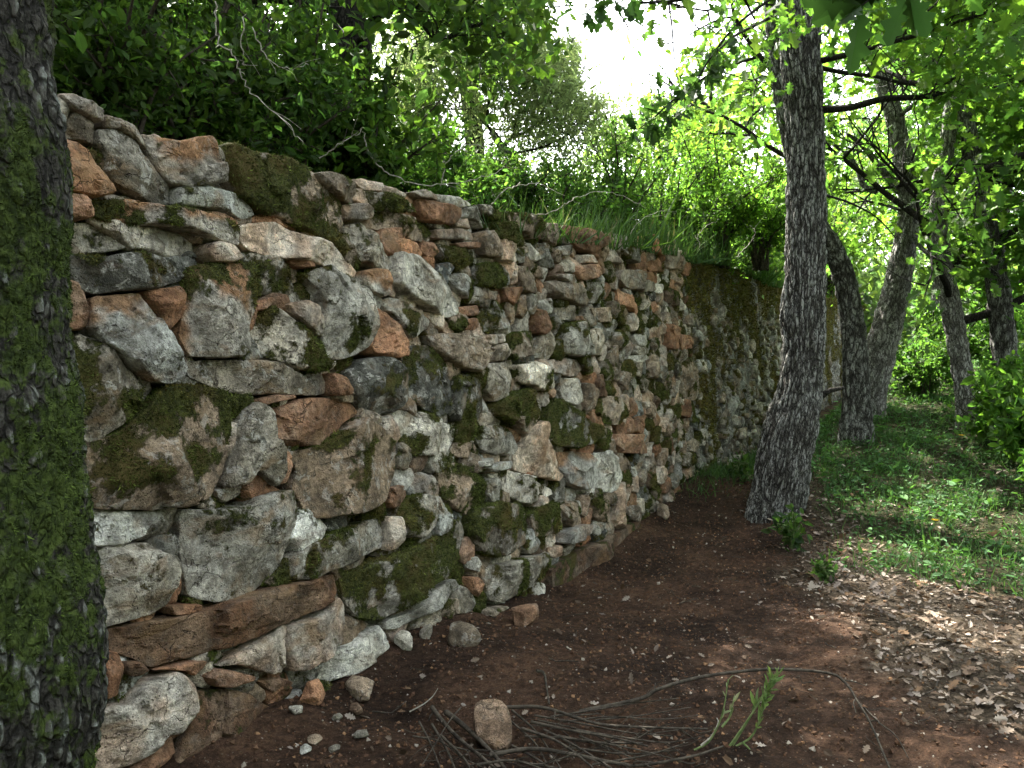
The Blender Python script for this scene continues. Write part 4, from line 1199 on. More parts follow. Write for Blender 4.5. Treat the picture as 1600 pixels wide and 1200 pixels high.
    for k, (px, dep, rd, lab, shp, ls, lc) in enumerate(far):
        r = rng(400+k)
        b = at_depth(np.array(float(px)), np.array(520.), dep); b[2] = ground_z(b[0:1], b[1:2])[0]-0.1
        if px == 1230: b[2] = 1.6
        hgt = r.uniform(5.0, 6.5) if px != 1230 else 2.4
        lean = r.normal(0, .05, 2)
        P = np.array([b+np.array([lean[0]*z+.08*sin(z*1.3+k), lean[1]*z, z]) for z in np.linspace(0, hgt, 7)])
        limbs = []
        for i in range(13):
            j = r.integers(3, 7); a = r.uniform(0, 2*pi)
            limbs.append((P[j], (cos(a), sin(a), r.uniform(.05, .7)), r.uniform(1.5, 2.6), .032))
        limbs.append((P[-1], (0, 0, 1), 1.5, .05))
        tree('forest_tree', lab, 'tree', 'trees in the wood on the right', P, np.linspace(rd, rd*.4, 7), M_BARK_PALE if k % 2 else M_BARK, 500+k, limbs, per=8, kids=(5, 4),
             trunk_kw=dict(sides=40, step=0.06, amp=.012, lumps=.1), leaf=(shp, ls, lc), spread=.2, twig_sides=4)
more_trees()

# ---------------------------------------------------------------- trees and shrubs on the terrace
def terrace_spot(px, dep):
    """place on the upper ground seen in picture column px at a distance"""
    q = at_depth(np.array(float(px)), np.array(300.), dep)
    s, p = sp(q[0], q[1]); pb = max(0.0, -p-0.5)
    q[2] = float(terrace_z(np.array([float(s)]), np.array([pb]))[0]); return q

def terrace_trees():
    # dark oak whose trunk shows at the top of the picture, left of the middle
    b = terrace_spot(540, 5.6)
    q = lambda px, py, c=0: at_depth(np.array(float(px)), np.array(float(py)), 5.6+c)
    P = np.array([b-[0, 0, .15], b+(q(548,150)-b)*.5+[.0, 0, 0], q(548,150), q(552,70), q(545,20), q(535,-60), q(520,-250), q(520,-450)])
    limbs = [(P[-1], (0, .2, 1), 2., .05), (P[-2], (-.8, .1, .6), 2.4, .05), (P[-2], (.7, .4, .5), 2.4, .05), (P[-3], (-.9, -.4, .4), 2.6, .05), (P[-3], (.8, -.4, .35), 2.6, .05), (P[-4], (-.9, .4, .3), 2.2, .045), (P[-4], (.9, .1, .25), 2.2, .045), (P[-5], (.6, -.7, .1), 1.6, .03)]
    ex = [(np.array([q(650,-40,-.6), q(655,20,-.6), q(675,55,-.6), q(705,58,-.6), q(740,40,-.5), q(775,45,-.4)]), .022, 16)]
    tree('terrace_oak', 'dark forked tree on the terrace at the top, left of the sky gap', 'tree', None, P, [.20, .16, .13, .12, .115, .11, .08, .04], M_BARK_DARK, 71, limbs, per=5, kids=(5, 5), extra=ex,
         trunk_kw=dict(sides=70, step=.03, amp=.012, lumps=.1), leaf=('oval', .085, (.045, .10, .018)), spread=.12)
    # grey olive
    b = terrace_spot(805, 8.6); dep = 8.6
    q = lambda px, py, c=0: at_depth(np.array(float(px)), np.array(float(py)), dep+c)
    P = np.array([b-[0, 0, .1], q(805,262), q(785,232), q(768,205)]); 
    ex = []
    for pts, rd, nk in [([(768,205,0),(745,175,0),(725,130,.1),(700,95,.2),(678,60,.3)], .05, 16), ([(785,232,0),(800,215,.2),(830,200,.3),(850,170,.5),(868,130,.6)], .045, 18),
                        ([(795,240,0),(840,232,-.2),(880,215,-.3),(915,190,-.2)], .035, 16), ([(760,195,0),(765,150,-.2),(775,110,-.3),(785,75,-.3)], .04, 16),
                        ([(835,200,.3),(880,160,.4),(905,125,.5),(915,95,.6)], .03, 18), ([(740,170,0),(700,170,-.3),(670,160,-.5),(640,150,-.6)], .03, 12), ([(800,215,.1),(815,160,.2),(830,110,.3),(840,80,.4)], .03, 16)]:
        ex.append((np.array([q(*a) for a in pts]), rd*.42, int(nk*1.5)))
    tree('olive_tree', 'grey green small leaved olive with a forked leaning trunk, under the sky gap', 'tree', None, P, [.06, .05, .042, .035], M_BARK, 72, (), per=13, kids=(5, 4), extra=ex,
         trunk_kw=dict(sides=50, step=.03, amp=.012, lumps=.1), leaf=('slim', .07, (.17, .235, .085)), spread=.17, var=.3, yel=.1)
    # trees behind the left shrubs: their crowns close off the upper left
    for k, (px, dep, h, rd, lab, lc) in enumerate([
        (100, 4.6, 4.6, .07, 'thin crooked pale stem rising behind the top left corner of the wall', (.05,.12,.018)),
        (290, 6.5, 5.5, .10, 'dense dark tree behind the left shrubs, third from the mossy oak', (.05,.115,.018)),
        (420, 8.5, 6.0, .12, 'tall dark tree behind the shrubs, left of the forked trunk', (.05,.11,.02)),
        (180, 9.5, 6.5, .14, 'tall backlit tree farthest behind the upper left shrubs', (.06,.14,.02)),
        (640, 10.5, 5.2, .11, 'grey green tree between the forked trunk and the olive', (.10,.14,.07)),
        (735, 9.8, 8.2, .13, 'added tall slender tree behind the olive, its crown above the picture shading the litter', (.05,.11,.02)),  # added tree: its unseen high crown breaks up the sun on the litter
        (-120, 6.0, 5.5, .11, 'dark leafy tree hidden behind the mossy oak at the left edge', (.05,.11,.018)),
        (1010, 14.0, 2.6, .09, 'light green small tree rising over the terrace grass right of the olive', (.075,.15,.03)),
        (1130, 11.5, 2.6, .09, 'sunlit yellow green small tree on the terrace beside the nearest oak', (.08,.16,.025))]):
        r = rng(800+k); b = terrace_spot(px, dep); b[2] -= .1
        lean = r.normal(0, .06, 2)
        P = np.array([b+np.array([lean[0]*z+.1*sin(z*1.7+k), lean[1]*z+.06*cos(z*1.1), z]) for z in np.linspace(0, h, 7)])
        limbs = [(P[-1], (0, 0, 1), h*.25, rd*.4)]
        for i in range(12):
            j = r.integers(1, 7) if h < 8 else r.integers(5, 7); a = r.uniform(0, 2*pi)
            limbs.append((P[j], (cos(a), sin(a), r.uniform(.1, .7)), h*r.uniform(.25, .42), rd*.4))
        tree('terrace_tree', lab, 'tree', 'trees on the terrace above the wall', P, np.linspace(rd, rd*.4, 7), M_BARK_PALE if k == 0 else M_BARK_DARK, 820+k, limbs, per=5, kids=(5, 4),
             trunk_kw=dict(sides=40, step=.05, amp=.01, lumps=.12), leaf=('oval', .075 if dep < 8 else .10, lc), spread=.14, twig_sides=4)
terrace_trees()

def shrub(name, label, base, size, n, leaf, lsize, col, seed, cat='shrub', group=None, nst=14, per=14, yel=.3, mat=None, var=.3, up=.3, clear=True):
    """many-stemmed shrub: stems fan out from the base, leaves gather in clumps along and beyond them"""
    r = rng(seed); base = np.asarray(base, float); size = np.asarray(size, float)
    root = thing(name, base, label, cat, group)
    paths, cl = [], []
    for k in range(nst):
        a = r.uniform(0, 2*pi); rr = math.sqrt(r.random()); zz = r.uniform(.35, 1)
        end = base+size*np.array([cos(a)*rr*math.sqrt(max(.15, 1-zz**3*.7)), sin(a)*rr*math.sqrt(max(.15, 1-zz**3*.7)), zz])
        mid = base+(end-base)*np.array([.35, .35, .55])+r.normal(0, .06, 3)*size
        b0 = base+np.array([r.normal(0, .06)*size[0], r.normal(0, .06)*size[1], -.05])
        pp = spline(np.array([b0, mid, end]), 9); paths.append((pp, np.linspace(.016, .004, 9)*max(.5, size[2])))
        for i in range(3, 9): cl.append((pp[i], unit(pp[i]-pp[i-1])))
        for j in range(4):
            i = r.integers(3, 8); d = unit(rdir(r, 1, up)[0]+.5*unit(pp[i+1]-pp[i])); L = r.uniform(.12, .38)*size.mean()
            tw = spline(np.array([pp[i], pp[i]+d*L*.5+r.normal(0, .03, 3), pp[i]+d*L+np.array([0, 0, -.03])]), 5)
            paths.append((tw, np.linspace(.006, .002, 5)))
            for q in range(1, 5): cl.append((tw[q], unit(tw[q]-tw[q-1])))
    Vb, Fb = tubes(paths, 4)
    mk('stem', Vb, Fb, mat or M_TWIG, root)
    per = max(1, int(n/len(cl)))
    P = np.repeat(np.array([c[0] for c in cl]), per, 0); D = np.repeat(np.array([c[1] for c in cl]), per, 0); m = len(P)
    P = P+r.normal(0, .055, (m, 3))*max(.6, size.mean())
    if clear: kp = gap_keep(r, P); P, D = P[kp], D[kp]; m = len(P)
    V, F, C = leaves(P, unit(D*.4+rdir(r, m, .15)), rdir(r, m, .9), lsize*np.exp(r.normal(0, .28, m)), leaf, tints(r, m, col, var, yel))
    mk('foliage', V, F, M_LEAF, root, {'lc': C}, smooth=False)
    return root

def terrace_shrubs():
    rows = [ # px, depth, (rx, ry, height), leaves, leaf size, colour, label
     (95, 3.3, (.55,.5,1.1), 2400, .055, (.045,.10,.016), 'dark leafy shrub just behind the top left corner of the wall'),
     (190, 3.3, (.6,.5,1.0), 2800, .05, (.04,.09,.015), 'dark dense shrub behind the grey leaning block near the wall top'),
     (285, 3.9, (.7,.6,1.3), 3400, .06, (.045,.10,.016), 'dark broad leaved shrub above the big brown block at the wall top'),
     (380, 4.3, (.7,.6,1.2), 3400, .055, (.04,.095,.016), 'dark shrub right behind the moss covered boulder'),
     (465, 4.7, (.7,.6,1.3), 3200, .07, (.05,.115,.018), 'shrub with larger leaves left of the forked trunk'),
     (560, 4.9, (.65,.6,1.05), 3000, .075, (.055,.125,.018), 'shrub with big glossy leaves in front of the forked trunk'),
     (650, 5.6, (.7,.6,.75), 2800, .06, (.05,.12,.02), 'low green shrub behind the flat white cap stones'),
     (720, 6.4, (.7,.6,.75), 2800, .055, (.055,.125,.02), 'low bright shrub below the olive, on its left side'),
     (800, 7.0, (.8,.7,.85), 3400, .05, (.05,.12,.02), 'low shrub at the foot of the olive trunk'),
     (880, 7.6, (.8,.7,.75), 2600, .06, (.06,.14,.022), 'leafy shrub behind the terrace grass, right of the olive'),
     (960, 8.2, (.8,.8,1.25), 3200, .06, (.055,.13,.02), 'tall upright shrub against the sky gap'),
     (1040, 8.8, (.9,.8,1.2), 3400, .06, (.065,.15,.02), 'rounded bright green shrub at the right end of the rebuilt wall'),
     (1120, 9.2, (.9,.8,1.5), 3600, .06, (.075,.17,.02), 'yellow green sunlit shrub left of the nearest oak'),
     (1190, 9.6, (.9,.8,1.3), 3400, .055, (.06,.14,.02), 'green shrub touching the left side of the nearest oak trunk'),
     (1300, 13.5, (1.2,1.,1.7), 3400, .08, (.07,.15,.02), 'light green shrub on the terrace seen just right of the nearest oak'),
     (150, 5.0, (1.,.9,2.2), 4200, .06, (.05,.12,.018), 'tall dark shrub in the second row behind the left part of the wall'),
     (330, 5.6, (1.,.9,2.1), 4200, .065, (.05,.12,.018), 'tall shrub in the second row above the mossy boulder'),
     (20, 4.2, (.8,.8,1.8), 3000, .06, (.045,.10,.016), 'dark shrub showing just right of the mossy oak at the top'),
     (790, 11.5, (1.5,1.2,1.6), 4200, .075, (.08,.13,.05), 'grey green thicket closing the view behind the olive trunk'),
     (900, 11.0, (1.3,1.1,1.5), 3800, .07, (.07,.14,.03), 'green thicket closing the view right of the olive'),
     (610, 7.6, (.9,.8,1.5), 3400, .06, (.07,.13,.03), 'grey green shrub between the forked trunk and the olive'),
    ]
    for k, (px, dep, sz, n, ls, col, lab) in enumerate(rows):
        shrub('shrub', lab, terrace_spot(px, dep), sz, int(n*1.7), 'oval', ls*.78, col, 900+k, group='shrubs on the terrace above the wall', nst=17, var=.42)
terrace_shrubs()
def far_terrace_shrubs():  # added shrubs: they keep sun off the far wall face and form a backdrop
    for k, (s, p, sz, lab) in enumerate([(12.6, .7, (.9,.8,1.5), 'shrub above the mossy wall hidden mostly behind the nearest oak trunk'), (14.5, .8, (1.,.9,1.7), 'sunlit shrub above the mossy wall beside the bowed trunk'),
        (17, .9, (1.2,1.,2.), 'bright shrub above the mossy wall behind the leaning trunk'), (20.5, 1., (1.4,1.2,2.2), 'farthest shrub above the mossy wall between the trunks'), (15.5, 2.6, (1.4,1.2,2.6), 'tall thicket on the terrace behind the leaning trunk')]):
        b = on_terrace(np.array([s]), np.array([p]))[0]
        shrub('shrub', lab, b, sz, 4200, 'oval', .075, (.075, .165, .03), 980+k, group='shrubs on the terrace above the wall', nst=17, var=.4)
far_terrace_shrubs()

def ground_shrubs():
    rows = [
     (1560, 690, (.55,.55,.8), 2200, .075, (.06,.15,.02), 'sunny bright weed bush right of the slim left leaning trunk'),
     (1600, 740, (.5,.5,.9), 2000, .08, (.06,.15,.02), 'bright leafy bush cut by the right edge of the picture'),
     (1545, 650, (.6,.6,.7), 1800, .06, (.06,.145,.022), 'leafy undergrowth behind the slim left leaning trunk'),
     (1440, 625, (.6,.5,.7), 1900, .06, (.05,.12,.02), 'low green undergrowth between the leaning trunk and the slim trunk'),
     (1410, 608, (.6,.6,.8), 1800, .055, (.04,.10,.018), 'shaded undergrowth right behind the leaning trunk'),
     (1480, 600, (.8,.8,1.2), 2400, .07, (.055,.13,.02), 'taller green bush in the gap before the far wood'),
     (1570, 600, (.9,.8,1.4), 2600, .075, (.05,.125,.02), 'taller bush under the trees at the right edge'),
     (1320, 600, (.35,.3,.5), 900, .05, (.04,.095,.018), 'small dark bush between the bowed trunk and the nearest oak'),
     (1640, 800, (.5,.5,.6), 1200, .075, (.055,.14,.02), 'low bush reaching in at the right edge beside the litter'),
    ]
    for k, (px, py, sz, n, ls, col, lab) in enumerate(rows):
        q = at_ground(np.array([float(px)]), np.array([float(py)]))[0]
        shrub('bush', lab, q, sz, n, 'oval', ls, col, 950+k, cat='bush', group='bushes under the trees', nst=12)
ground_shrubs()

def far_wood():
    r = rng(77); Ps = []
    for k in range(400):
        az = radians(r.uniform(-50, 62)) if k < 210 else radians(r.uniform(17, 50)); dist = r.uniform(22, 48)
        x, y = sin(az)*dist, cos(az)*dist
        deg = math.degrees(az)
        h = r.uniform(5.5, 9.5) if k < 210 else r.uniform(1.0, 5.0)
        if 1 < deg < 20: h = r.uniform(2.5, 5.0) if deg < 16 else r.uniform(4, 6)
        rad = r.uniform(1.2, 2.4); n = 260
        d = rdir(r, n); rr = rad*r.random((n, 1))**.4
        c = np.array([x, y, h*r.uniform(.25, 1.0)])
        Ps.append(c+d*rr*np.array([1, 1, .8]))
    for k in range(620):                      # unseen leaf clumps added behind the viewer to block low light
        az = radians(r.uniform(66, 308)); dist = r.uniform(7, 17)
        if 200 < math.degrees(az): dist = r.uniform(7, 14)
        c = np.array([sin(az)*dist, cos(az)*dist, r.uniform(.2, 7.5)]); rad = r.uniform(1.0, 1.8); n = 150
        s_, p_ = sp(c[0], c[1])
        if p_ < 0: c[2] += 2
        Ps.append(c+rdir(r, n)*rad*r.random((n, 1))**.4)
    P = np.concatenate(Ps); m = len(P)
    cl = tints(r, m, (.055, .11, .03), .35, .4)
    V, F, C = leaves(P, rdir(r, m), rdir(r, m, .6), .24*np.exp(r.normal(0, .3, m)), 'oval', cl)
    mk('far_wood', V, F, M_LEAF, None, {'lc': C}, smooth=False)['kind'] = 'stuff'
far_wood()
# ---------------------------------------------------------------- ground cover
def scatter_ground():
    r = rng(301)
    # dead oak leaves
    n = 90000
    s = r.uniform(-1, 11, n); p = r.uniform(0.1, 7.5, n)
    q = from_sp(s, p); li, gr = zone_masks(q[:, 0], q[:, 1])
    dist = np.hypot(q[:, 0], q[:, 1])
    keep = r.random(n) < np.clip(li*(1-0.85*gr)+0.03, 0, 1)*np.clip(1.25-dist/14, .25, 1)
    q = q[keep]; q[:, 2] = ground_z(q[:, 0], q[:, 1])+0.006+0.012*r.random(len(q)); m = len(q)
    nn = unit(np.array([0, 0, 1.0])+r.normal(0, .5, (m, 3)))
    D = rdir(r, m); D[:, 2] *= .35
    pal = np.array([(.20,.16,.125), (.15,.115,.085), (.27,.23,.19), (.085,.06,.042), (.195,.16,.135), (.125,.08,.048)])
    c = pal[r.integers(0, len(pal), m)]*np.exp(r.normal(0, .2, (m, 1)))
    sc = r.random(m) < .45
    big = leaves(q[~sc], D[~sc], nn[~sc], .040*np.exp(r.normal(0, .33, (~sc).sum())), 'oak', c[~sc])
    bits = leaves(q[sc], D[sc], nn[sc], .024*np.exp(r.normal(0, .4, sc.sum())), 'oval', c[sc]*.85)
    crumb = q[r.integers(0, m, 26000)]+np.append(0, 0)[0]; crumb[:, :2] += r.normal(0, .12, (26000, 2)); crumb[:, 2] = ground_z(crumb[:, 0], crumb[:, 1])+.004
    frag = leaves(crumb, rdir(r, 26000)*np.array([1, 1, .3]), rdir(r, 26000, 1.4), .011*np.exp(r.normal(0, .4, 26000)), 'quad', pal[r.integers(0, len(pal), 26000)]*.7)
    V, F, C = join([big, bits, frag])
    mk('leaf_litter', V, F, M_DRY, None, {'lc': C}, smooth=False)['kind'] = 'stuff'
    # grit and crumbs of soil on the bare earth
    n = 34000
    s = r.uniform(0.4, 7.6, n); p = r.uniform(0.0, 3.2, n)
    q = from_sp(s, p); li, gr = zone_masks(q[:, 0], q[:, 1]); k = r.random(n) > li*.8
    q = q[k]; q[:, 2] = ground_z(q[:, 0], q[:, 1]); m = len(q)
    tv = np.array([(1,0,0),(-1,0,0),(0,1,0),(0,-1,0),(0,0,1),(0,0,-1)], float); tf = np.array([(0,2,4),(2,1,4),(1,3,4),(3,0,4),(2,0,5),(1,2,5),(3,1,5),(0,3,5)])
    sz = np.minimum(.0050*np.exp(r.normal(0, .65, m)), .016); rot = rdir(r, m); Y = unit(np.cross(rot, rdir(r, m))); Zv = np.cross(rot, Y)
    tvv = tv[None]*r.uniform(.5, 1.1, (m, 6, 1))
    V = q[:, None]+sz[:, None, None]*(tvv[..., 0:1]*rot[:, None]+tvv[..., 1:2]*Y[:, None]+tvv[..., 2:3]*Zv[:, None])
    F = (tf[None]+(np.arange(m)*6)[:, None, None]).reshape(-1, 3)
    pal = np.array([(.10,.055,.032), (.13,.075,.045), (.08,.045,.028), (.085,.05,.03), (.30,.26,.21), (.26,.15,.08)])
    c = pal[r.choice(6, m, p=[.27, .25, .22, .18, .05, .03])]
    mk('soil_crumbs', V.reshape(-1, 3), F, M_DRY, None, {'lc': np.repeat(c, 6, 0)}, smooth=False)['kind'] = 'stuff'
    # bits of twig and root on the soil
    paths = []
    for k in range(190):
        ss, pp = r.uniform(.5, 8), r.uniform(.05, 4.5)
        a = r.uniform(0, 2*pi); L = r.uniform(.04, .22); c0 = from_sp(ss, pp)
        pts = np.array([c0+np.array([cos(a), sin(a), 0])*L*t+np.append(r.normal(0, .008, 2), 0) for t in (-.5, -.15, .15, .5)])
        pts[:, 2] = ground_z(pts[:, 0], pts[:, 1])+.004+.01*r.random(4)
        paths.append((pts, np.full(4, r.uniform(.0012, .0032))))
    V, F = tubes(paths, 4)
    mk('twig_litter', V, F, M_TWIG, None)['kind'] = 'stuff'

    # grass: on the bank and along the terrace edge
    def blades(q, L, col, seed, shape='blade', lean=.55):
        rr = rng(seed); m = len(q)
        D = unit(np.array([0, 0, 1.0])+rr.normal(0, lean, (m, 3))); D[:, 2] = np.abs(D[:, 2])
        return leaves(q, D, rdir(rr, m, .2), L*np.exp(rr.normal(0, .35, m)), shape, tints(rr, m, col, .28, .22))
    n = 330000
    s = r.uniform(1.5, 17, n); p = r.uniform(0.0, 9, n)
    q = from_sp(s, p); li, gr = zone_masks(q[:, 0], q[:, 1])
    q3 = np.stack([q[:, 0], q[:, 1], 0*s], -1)
    cl = sstep(fbm(q3*2.6, 3, 44), -.25, .3)
    keep = r.random(n) < np.clip(gr, 0, 1)*(.12+.88*cl)*np.clip(1.35-np.hypot(q[:, 0], q[:, 1])/16, .3, 1)
    q = q[keep]; q[:, 2] = ground_z(q[:, 0], q[:, 1])-.01
    bl = [blades(q, .10, (.052, .130, .030), 46, lean=.6)]
    # broad leaved weeds among the grass
    w = q[r.choice(len(q), min(len(q), 45000), replace=False)]
    m = len(w); w = w+np.stack([r.normal(0, .02, m), r.normal(0, .02, m), r.uniform(.01, .10, m)], -1)
    bl.append(leaves(w, unit(rdir(r, m)*np.array([1, 1, .35])), rdir(r, m, 1.6), .038*np.exp(r.normal(0, .35, m)), 'oval', tints(r, m, (.055, .145, .032), .3, .2)))
    V, F, C = join(bl)
    mk('bank_grass', V, F, M_GRASS, None, {'lc': C}, smooth=False)['kind'] = 'stuff'
    # at the foot of the mossy wall and the end of the rebuilt one
    n = 5000
    s = r.uniform(6.9, 12, n); p = np.abs(r.normal(0, .22, n))+.02
    keep = r.random(n) < sstep(s, 6.8, 8.2); q = from_sp(s[keep], p[keep]); q[:, 2] = ground_z(q[:, 0], q[:, 1])-.01
    V, F, C = blades(q, .10, (.05, .115, .025), 47, lean=.5)
    mk('wall_foot_grass', V, F, M_GRASS, None, {'lc': C}, smooth=False)['kind'] = 'stuff'
    # terrace grass, long and thin, thicker to the right
    n = 60000
    s = r.uniform(1.0, 14, n); p = r.uniform(-.38, 2.6, n)**1.0
    dens = np.interp(s, [1, 3.5, 4.5, 5.5, 7, 14], [.0, .05, .25, .6, .7, .6])
    keep = r.random(n) < dens*np.clip(1.2-np.maximum(p, 0)/3, .2, 1); s, p = s[keep], p[keep]
    q = from_sp(s, -.5-p); q[:, 2] = terrace_z(s, np.maximum(p, 0))-.02
    Ls = np.interp(s, [1, 4, 6, 14], [.08, .14, .26, .30])
    V, F, C = blades(q, Ls, (.045, .105, .022), 48, lean=.42)
    dry = np.repeat(rng(49).random(len(q)) < .05, 5); C[dry] = C[dry]*np.array([3.0, 1.55, 3.2])
    mk('terrace_grass', V, F, M_GRASS, None, {'lc': C}, smooth=False)['kind'] = 'stuff'
    # low leafy growth covering the terrace under the shrubs
    n = 15000
    s = r.uniform(-.5, 13, n); p = r.uniform(.05, 4.5, n)
    q = from_sp(s, -.5-p); q[:, 2] = terrace_z(s, p)+r.uniform(0, .28, n)*sstep(p, 0, .6)
    V, F, C = leaves(q, unit(rdir(r, n)*np.array([1, 1, .5])), rdir(r, n, 1), .05*np.exp(r.normal(0, .3, n)), 'oval', tints(r, n, (.045, .11, .02), .35, .3))
    mk('terrace_undergrowth', V, F, M_LEAF, None, {'lc': C}, smooth=False)['kind'] = 'stuff'
scatter_ground()

# ---------------------------------------------------------------- brushwood, sprigs, canes
def cane(name, label, cat, pxs, rad, mat, group=None, lift=None, depth=None, jit=.0, seed=0, sides=7, side_twigs=0):
    """a single branch: traced along the ground (lift above it) or at given distances"""
    a = np.array(pxs, float)
    if 'cut' in name: rad *= .85
    if depth is None:
        q = at_ground(a[:, 0], a[:, 1]+0)
        if lift is not None:
            k = np.asarray(lift, float)
            # raised points: slide back towards the eye so that they stand that much above the ground
            q = EYE+(q-EYE)*(1-k/ (CAM_H-q[:, 2]))[:, None]
    else: q = at_depth(a[:, 0], a[:, 1], np.asarray(depth, float)*np.ones(len(a)))
    pp = spline(q, max(10, 6*len(q)))
    r = rng(seed+int(a[0, 0])); pp = pp+r.normal(0, jit, pp.shape)
    paths = [(pp, np.linspace(rad, rad*.45, len(pp)))]
    for k in range(side_twigs):
        i = r.integers(3, len(pp)-2); d = unit(unit(pp[i+1]-pp[i])+rdir(r, 1, .1)[0]*.8); L = r.uniform(.06, .2)
        paths.append((spline(np.array([pp[i], pp[i]+d*L*.5+r.normal(0, .01, 3), pp[i]+d*L]), 6), np.linspace(rad*.4, rad*.2, 6)))
    V, F = tubes(paths, sides)
    return tag(mk(name, V, F, mat, None, origin=q[0]), label, cat, group)

GB = 'cut branches in the brushwood heap'
cane('bent_branch', 'long thin branch arching out of the brushwood heap over the soil and back down', 'branch',
     [(905,1112),(1000,1092),(1030,1076),(1100,1057),(1200,1046),(1290,1051),(1320,1066),(1340,1096),(1360,1130),(1392,1205)], .0085, M_TWIG, None, [.02,.05,.08,.12,.14,.13,.10,.07,.04,.02], seed=1, side_twigs=4)
cane('cut_branch', 'thick grey cut branch left of the flat slab, its end near the slab top', 'branch', [(697,1113),(720,1130),(745,1152),(775,1183),(800,1215)], .014, M_TWIG, GB, [.02,.05,.06,.05,.03], seed=2)
cane('cut_branch', 'forked dark cut branch farthest left in the brushwood heap', 'branch', [(675,1105),(690,1125),(715,1152),(755,1185),(790,1215)], .012, M_TWIG, GB, [.02,.04,.05,.04,.02], seed=3, side_twigs=2)
cane('cut_branch', 'long bent branch running right from below the flat slab', 'branch', [(765,1180),(830,1170),(890,1178),(960,1192),(1000,1196),(1080,1182),(1130,1166)], .010, M_TWIG, GB, [.06,.07,.07,.05,.04,.04,.03], seed=4, side_twigs=5)
cane('cut_branch', 'straight dark branch pointing right from the slab towards the leafy sprigs', 'branch', [(790,1105),(850,1106),(930,1130),(1000,1136),(1105,1139)], .009, M_TWIG, GB, [.06,.08,.08,.07,.05], seed=5, side_twigs=6)
shared = 'thin dark cut stick lying among others in the brushwood heap'
for k, (pp, rad) in enumerate([
    ([(675,1132),(700,1175),(714,1210)], .007), ([(800,1110),(840,1146),(882,1210)], .006), ([(830,1128),(890,1141),(950,1151),(1012,1166)], .007),
    ([(860,1120),(930,1109),(990,1099),(1060,1091)], .005), ([(850,1140),(900,1166),(965,1206)], .006), ([(872,1151),(930,1160),(1004,1161)], .008),
    ([(905,1150),(960,1172),(1030,1205)], .005), ([(690,1150),(725,1185),(738,1210)], .006), ([(655,1128),(672,1160),(690,1205)], .005),
    ([(800,1165),(845,1190),(872,1214)], .006), ([(930,1125),(1000,1118),(1080,1105)], .004), ([(925,1195),(1010,1180),(1075,1160)], .005),
    ([(815,1138),(870,1158),(915,1190),(935,1210)], .007), ([(835,1118),(905,1130),(985,1145),(1050,1150)], .005), ([(745,1195),(800,1188),(850,1202)], .006),
    ([(880,1128),(950,1120),(1030,1124),(1090,1118)], .004), ([(890,1168),(980,1178),(1060,1172)], .005), ([(720,1105),(700,1130),(660,1195)], .004),
    ([(700,1165),(760,1180),(840,1205)], .004), ([(820,1150),(900,1155),(980,1168),(1050,1185)], .005), ([(860,1190),(930,1170),(1000,1150),(1060,1140)], .004), ([(790,1120),(835,1160),(860,1205)], .005),
    ([(900,1140),(960,1150),(1040,1160),(1100,1150)], .004), ([(810,1190),(870,1200),(940,1212)], .005), ([(645,1150),(690,1160),(740,1200)], .004), ([(840,1125),(920,1145),(1000,1185)], .004)]):
    cane('cut_stick', shared if k else shared, 'stick', pp, rad*1.05, M_TWIG, GB, np.full(len(pp), .03+.045*((k*7) % 5)/5), seed=10+k, side_twigs=2)
cane('pale_twig', 'pale bent twig standing near the far end of the brushwood heap', 'twig', [(1095,1165),(1112,1150),(1122,1130),(1120,1122)], .004, M_CANE, None, [.02,.05,.09,.11], seed=40)
cane('fallen_twig', 'thin dark twig across the soil beyond the arching branch, lower right', 'twig', [(1345,1100),(1375,1130),(1400,1150),(1420,1185)], .0035, M_TWIG, None, [.01,.01,.01,.01], seed=41)
cane('lichen_stick', 'short lichen spotted stick lying above the brushwood heap', 'stick', [(838,1048),(850,1052),(854,1075),(858,1100)], .007, M_TWIG, None, [.015,.015,.015,.015], seed=42)
cane('forked_twig', 'thin dry twig sticking up from the soil left of the brushwood heap', 'twig', [(640,1112),(662,1100),(676,1088),(684,1076)], .003, M_CANE, None, [.01,.02,.04,.06], seed=43)

# the flat slab on the heap, tilted towards the eye
def slab():
    px = np.array([(743,1096),(752,1089),(768,1089),(784,1095),(793,1108),(800,1130),(800,1152),(792,1165),(780,1168),(760,1157),(744,1144),(740,1120)], float)
    q0 = at_ground(np.array([768.]), np.array([1150.]))[0]; q0 = EYE+(q0-EYE)*.955
    n = unit(unit(EYE-q0)*.75+np.array([.1, 0, .85])); ax = unit(np.cross(np.array([0, 0, 1.]), n)); ay = np.cross(n, ax)
    d = ray(px[:, 0], px[:, 1]); k = ((q0-EYE) @ n)/(d @ n); X = EYE+d*k[:, None]-q0
    fr = lambda s, t, h: q0+ax*np.asarray(s)[..., None]+ay*np.asarray(t)[..., None]+n*np.asarray(h)[..., None]*.55
    V, F, *_ = stone_shape(np.stack([X @ ax, X @ ay], -1), 991, .06, out=-.02, res=.008, frame=fr)
    at = stone_attrs('b', 0, V, 991); at['col'] = at['col']*.25+np.array([.24, .17, .115])*.75
    tag(mk('flat_stone', V, F, M_STONE, None, at, origin=q0), 'flat brown slab of stone propped on the brushwood heap', 'stone')
slab()

